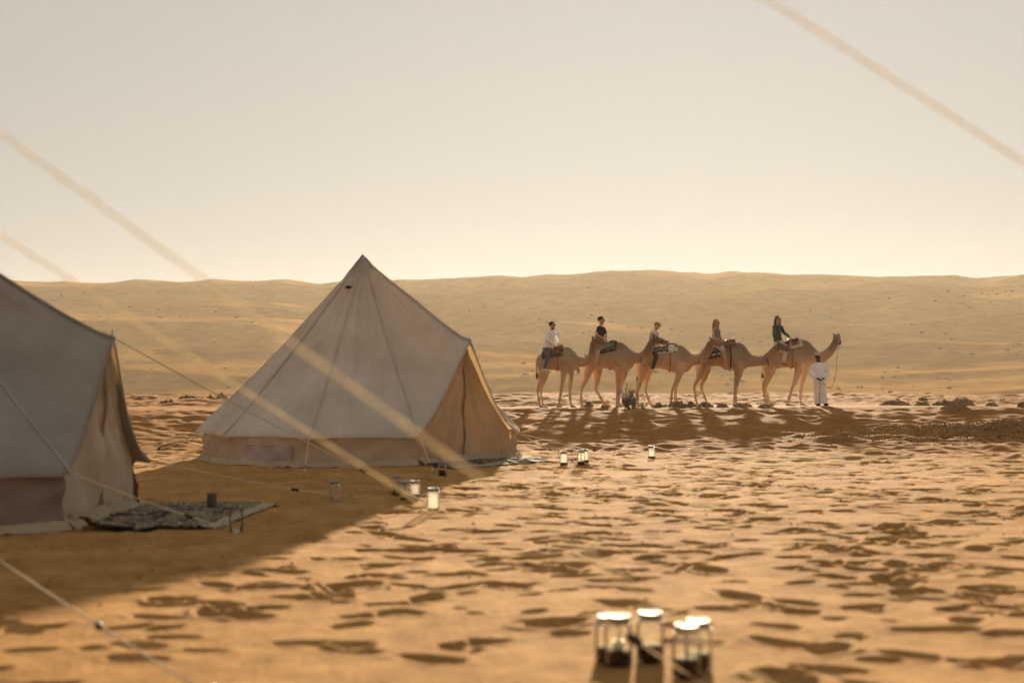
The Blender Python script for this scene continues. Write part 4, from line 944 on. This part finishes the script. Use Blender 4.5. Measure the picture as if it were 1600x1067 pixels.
# rugs
def rug_mat():
    m, n, p = new_mat('mottled_rug'); tc = N(n, 'ShaderNodeTexCoord'); a = N(n, 'ShaderNodeTexNoise', i_Scale=9, i_Detail=5, i_Roughness=.65); v = N(n, 'ShaderNodeTexVoronoi', i_Scale=26)
    ad = N(n, 'ShaderNodeMath', operation='ADD'); rp = N(n, 'ShaderNodeValToRGB'); rp.color_ramp.interpolation = 'CONSTANT'; e = rp.color_ramp.elements
    e[0].position = 0; e[0].color = (.015, .013, .012, 1); e[1].position = .63; e[1].color = (.30, .21, .11, 1); q = e.new(.70); q.color = (.02, .017, .014, 1); q = e.new(.77); q.color = (.36, .26, .14, 1)
    ml = N(n, 'ShaderNodeMath', operation='MULTIPLY'); ml.inputs[1].default_value = .28
    n.links.new(tc.outputs['Object'], a.inputs['Vector']); n.links.new(tc.outputs['Object'], v.inputs['Vector']); n.links.new(v.outputs['Distance'], ml.inputs[0])
    n.links.new(a.outputs['Fac'], ad.inputs[0]); n.links.new(ml.outputs[0], ad.inputs[1]); n.links.new(ad.outputs[0], rp.inputs[0]); n.links.new(rp.outputs[0], p.inputs['Base Color']); p.inputs['Roughness'].default_value = 1; return m
M['rug'] = rug_mat(); M['fringe'] = plain('rug_fringe', (.34, .26, .17), .95)
def rug(corners, label, seed, curl=0.0):
    a, b, c, d = [Vector((p[0], p[1], 0)) for p in corners]; n = 40; m = 50; V = []; ctr = (a + b + c + d) / 4
    root = empty('rug', (ctr.x, ctr.y, ground_z(ctr.x, ctr.y))); tag(root, label, 'rug', 'rugs laid at the tent doors')
    for i in range(n + 1):
        for j in range(m + 1):
            u = i / n; v = j / m; p = a.lerp(b, u).lerp(d.lerp(c, u), v)
            p.x += .02 * float(noise(v * 4, seed)) * (1 if u > .5 else 0) ; p.y += .03 * float(noise(u * 3 + seed, 2.2))
            z = ground_z(p.x, p.y) * .6 + float(base_h(p.x, p.y)) * .4 + .022 + .010 * float(noise(u * 5 + seed, v * 7)) + curl * math.exp(-((u / .16) ** 2 + (v / .10) ** 2))
            V.append(Vector((p.x, p.y, z)) - root.location)
    o = mesh_obj('pile', V, grid_faces(n + 1, m + 1), M['rug'], root); md = o.modifiers.new('thick', 'SOLIDIFY'); md.thickness = .014; md.offset = 0
    mb = MB(); row = [V[n * (m + 1) + j] for j in range(m + 1)]; ax = (b - a).normalized(); rnd = random.Random(seed); vs = []; fs = []
    for i in range(4):
        for j in range(m + 1): vs.append(row[j] + ax * (.03 * i + .012 * rnd.random()) + Vector((0, 0, -.005 * i + .006 * rnd.random())))
    mesh_obj('fringe', vs, grid_faces(4, m + 1), M['fringe'], root)
    return root
rug([(-2.72, 8.92), (-1.98, 9.05), (-1.86, 10.72), (-2.66, 10.5)], 'mottled black and tan rug at the door of the left tent', 3, .07)
tc_ = Vector((-1.76, 16.75, 0)); dd = Vector((math.cos(math.radians(42)), -math.sin(math.radians(42)), 0)); tt = Vector((-dd.y, dd.x, 0))
rug([tuple(tc_ + dd * 1.80 - tt * .72), tuple(tc_ + dd * 2.15 - tt * .75), tuple(tc_ + dd * 2.15 + tt * .80), tuple(tc_ + dd * 1.80 + tt * .80)], 'dark mottled rug at the door of the whole tent', 8)
# taut guy ropes that cross close to the camera; their tents stand outside the picture
M['rope_lit'] = canvas_mat('pale_rope', (.80, .70, .52), .4)
def near_rope(a, e, rad, label, slider=None, peg=True):
    root = empty('guy_rope', e); tag(root, label, 'rope', 'guy ropes crossing close to the viewer')
    a = Vector(a) - Vector(e); mb = MB(); n = 40; pts = [a.lerp(Vector((0, 0, 0)), t / n) for t in range(n + 1)]
    V = []; rings = []
    t_ = (-a).normalized(); s1 = t_.orthogonal().normalized(); s2 = t_.cross(s1)
    for i in range(241):                       # twisted two-strand lay
        p = a.lerp(Vector((0, 0, 0)), i / 240); ring = []
        for k in range(10):
            an = k * math.tau / 10; r = rad * (1 + .16 * math.cos(2 * an + i * .9)); ring.append(p + s1 * r * math.cos(an) + s2 * r * math.sin(an))
        rings.append(ring)
    mb.loft(rings); mb.build('cord', M['rope_lit'], root)
    if slider is not None:
        q = a * (1 - slider); mb = MB(); mb.box(q, (.026, .008, .012), t_.to_track_quat('X', 'Z').to_matrix()); mb.build('rope_slider', M['black'], root)
    mb = MB(); mb.tube([Vector((.0, 0, -.14)), Vector((0, 0, .0)), -t_ * 0 + Vector((.012, 0, .03))], .005, 6); mb.build('peg', M['pole'], root)
    return root
def gp(x, y): return Vector((x, y, ground_z(x, y) + .01))
near_rope(PX(-300, -7, 3.2), gp(1.13, 1.6), .0026, 'thick blurred rope sweeping from the upper left across the whole tent')
eB = PX(1135, 1100, 4.19); near_rope(PX(-300, 175, 3.0), gp(eB.x, eB.y), .0024, 'blurred rope running from the left edge down to the front jars', .865)
near_rope(PX(560, -408, 2.1), gp((2768 - 800) / F * 5.2, 5.2), .0026, 'blurred rope crossing the upper right corner of the sky')

# ------------------------------------------------------------------ scrub, clods, gravel
M['twig'] = plain('dry_twig', (.11, .075, .045), .9); M['leaf'] = noise_mat('dusty_leaf', (.10, .072, .040), (.17, .125, .07), 20, .9)
rnd = random.Random(5)
bx, by = PX(985, 650, 41.0).x, 41.0; bush = empty('desert_shrub', (bx, by, ground_z(bx, by) - .01)); bush.scale = (.72, .72, 1.0); tag(bush, 'dry scraggly shrub on the sand in front of the camels', 'shrub')
tw = MB(); lf = MB()
def twig(p, dv, L, r, dep):
    q = p + dv * L; mid = p.lerp(q, .5) + Vector((rnd.gauss(0, .04), rnd.gauss(0, .04), rnd.gauss(0, .02))) * L * 2
    tw.tube([p, mid, q], [r, r * .8, r * .55], 5)
    if dep < 2:
        for k in range(5 if dep == 0 else 2):
            a = Vector((rnd.gauss(0, 1), rnd.gauss(0, 1), rnd.gauss(.35, .6))).normalized(); twig(p.lerp(q, .3 + .7 * rnd.random()), (dv * .7 + a * .7).normalized(), L * rnd.uniform(.4, .7), r * .55, dep + 1)
    if dep >= 1:
        for k in range(15 if dep == 2 else 8):
            c_ = p.lerp(q, rnd.random()) + Vector((rnd.gauss(0, .03), rnd.gauss(0, .03), rnd.gauss(0, .03))); a = Vector((rnd.gauss(0, 1), rnd.gauss(0, 1), rnd.gauss(0, 1))).normalized(); e = a.orthogonal().normalized(); s_ = rnd.uniform(.015, .034)
            lf.add([c_ - e * s_ * .4, c_ + a * s_, c_ + e * s_ * .4, c_ - a * s_ * .6], [(0, 1, 2, 3)])
for k in range(16):
    a = rnd.random() * math.tau; up = rnd.uniform(.25, 1.6) if k > 5 else rnd.uniform(1.2, 2.5); o_ = Vector((rnd.gauss(0, .12), rnd.gauss(0, .10), 0))
    twig(o_, Vector((math.cos(a) * .8, math.sin(a) * .6, up)).normalized(), rnd.uniform(.22, .42) if k > 5 else rnd.uniform(.38, .52), .012, 0)
tw.build('branches', M['twig'], bush); lo = lf.build('foliage', M['leaf'], bush, False); lo['kind'] = 'stuff'
M['clod'] = noise_mat('dark_earth', (.14, .075, .034), (.30, .16, .07), 9, .95, .6, 30)
def clod(u, v, wpx, hpx, label, group, d=None, twigs=6):
    d = d or GD(v, .0); x = (u - 800) / F * d; g = ground_z(x, d); root = empty('earth_clod', (x, d, g)); tag(root, label, 'clod', group)
    w_ = wpx / F * d * .62; h_ = hpx / F * d * .85; V = []; n = 9; m = 22; sx = rnd.random() * 50
    for i in range(n):
        t = i / (n - 1)
        for j in range(m):
            a = j * math.tau / m; r = w_ * (1 - t * .97) ** .55 * (1 + .45 * float(noise(math.cos(a) * 1.6 + sx, math.sin(a) * 1.6 + t)))
            V.append((r * math.cos(a), r * .75 * math.sin(a), -.05 + (h_ + .05) * (t * t * (3 - 2 * t)) * (1 + .7 * float(noise(r * math.cos(a) * 7 + sx, r * math.sin(a) * 7)))))
    mesh_obj('mound', V, grid_faces(n, m, True) + [tuple((n - 1) * m + j for j in range(m))], M['clod'], root)
    mb = MB()
    for k in range(twigs):
        a = rnd.random() * math.tau; p = Vector((w_ * rnd.uniform(-.6, .6), w_ * rnd.uniform(-.4, .3), h_ * .55)); q = p + Vector((math.cos(a) * .08, math.sin(a) * .08, rnd.uniform(.04, .13)))
        mb.tube([p, p.lerp(q, .5) + Vector((0, 0, .02)), q], [.006, .005, .002], 4)
    o = mb.build('dead_stems', M['twig'], root); o['kind'] = 'stuff'
    return root
ORD = ['first', 'second', 'third', 'fourth', 'fifth', 'sixth', 'seventh', 'eighth', 'ninth', 'tenth', 'eleventh']
for i_, (u, v, w_, h_) in enumerate(sorted(((215, 623, 26, 6), (238, 622, 18, 5), (262, 630, 24, 5), (292, 621, 26, 7), (302, 624, 18, 6), (330, 622, 16, 8), (347, 621, 22, 9), (262, 636, 14, 3)))):
    clod(u, v, w_, h_, ORD[i_] + ' low dark clod on the crest counted right from the left tent', 'clods on the crest left', 66 if v < 627 else 52)
for i_, (u, v, w_, h_, d) in enumerate(sorted(((920, 644, 20, 7, 42.2), (945, 648, 14, 6, 41.4), (1032, 640, 30, 7, 43.0), (1058, 641, 34, 9, 42.6), (1080, 641, 20, 8, 42.6), (1102, 641, 34, 7, 43.0), (1128, 640, 22, 5, 43.3), (1160, 640, 30, 7, 43.2), (1195, 642, 26, 4, 42.8)))):
    clod(u, v, w_, h_, ORD[i_] + ' low dark clod before the camels feet, counted from the rear camel', 'clods before the camels', d)
for i_, (u, v, w_, h_, d) in enumerate(sorted(((1398, 638, 52, 7, 46), (1440, 639, 26, 5, 46), (1475, 638, 34, 7, 46.5), (1503, 637, 38, 11, 47), (1442, 629, 20, 6, 58), (1492, 652, 42, 10, 40.5), (1548, 633, 14, 6, 52), (1548, 641, 26, 5, 45.5), (1566, 632, 9, 6, 54), (1596, 647, 14, 11, 42), (1402, 630, 8, 3, 58)))):
    clod(u, v, w_, h_, ORD[i_] + ' low dark clod of earth counted to the right from the guide', 'clods on the right', d)
M['gravel'] = noise_mat('dark_gravel', (.06, .036, .02), (.15, .085, .045), 3, .9)
def scatter(n, fn, label, name, smin, smax, mat, flat=.7):
    V = []; Fc = []
    for k in range(n):
        x, y = fn(); s_ = rnd.uniform(smin, smax); z = ground_z(x, y) + s_ * .15; o_ = len(V); a = rnd.random() * 6.28
        for q in range(5): V.append((x + s_ * math.cos(a + q * 1.257) * rnd.uniform(.7, 1.2), y + s_ * math.sin(a + q * 1.257) * rnd.uniform(.7, 1.2), z - s_ * .3))
        V.append((x + rnd.gauss(0, .2) * s_, y, z + s_ * flat)); Fc += [(o_ + q, o_ + (q + 1) % 5, o_ + 5) for q in range(5)]
    o = mesh_obj(name, V, Fc, mat, None, False); tag(o, label, None, None, 'stuff'); return o
def patch():
    while 1:
        x = 11.4 + rnd.gauss(0, 2.4); y = 31.6 + rnd.gauss(0, 1.25) - .12 * (11 - x) * (x < 9)
        if abs(math.atan2(x, y)) < .42: return x, y
scatter(6500, patch, 'dark gravel and droppings strewn over the sand at right, deepening the mound shade', 'dark_gravel', .006, .026, M['gravel'], .8)  # dark grains crowd the mound face, colouring in its shade
def litter():
    r = math.exp(rnd.uniform(math.log(6), math.log(40))); t = rnd.uniform(-.4, .4); return r * math.sin(t), r * math.cos(t)
scatter(420, litter, 'tiny dark debris scattered over the sand', 'debris', .004, .014, M['gravel'])
V = []; Fc = []
for k in range(650):
    r = rnd.uniform(280, 760); t = rnd.uniform(-.40, .40)
    if float(noise(t * 14, r * .012)) < -.05 and rnd.random() < .8: continue
    x, y = r * math.sin(t), r * math.cos(t); z = dune_z(x, y); s_ = rnd.uniform(.25, .9)
    for q in range(9):
        a = rnd.random() * 6.28; o_ = len(V); c_ = Vector((x + rnd.gauss(0, .5) * s_, y + rnd.gauss(0, .5) * s_, z - .1)); tp_ = c_ + Vector((math.cos(a) * .7, math.sin(a) * .7, rnd.uniform(.5, 1.1))) * s_
        V += [c_ + Vector((-.25 * s_, .1 * s_, 0)), c_ + Vector((.25 * s_, -.1 * s_, 0)), tp_]; Fc.append((o_, o_ + 1, o_ + 2))
o = mesh_obj('desert_scrub', V, Fc, M['leaf'], None, False); tag(o, 'sparse distant scrub dotted over the dune slopes', None, None, 'stuff')
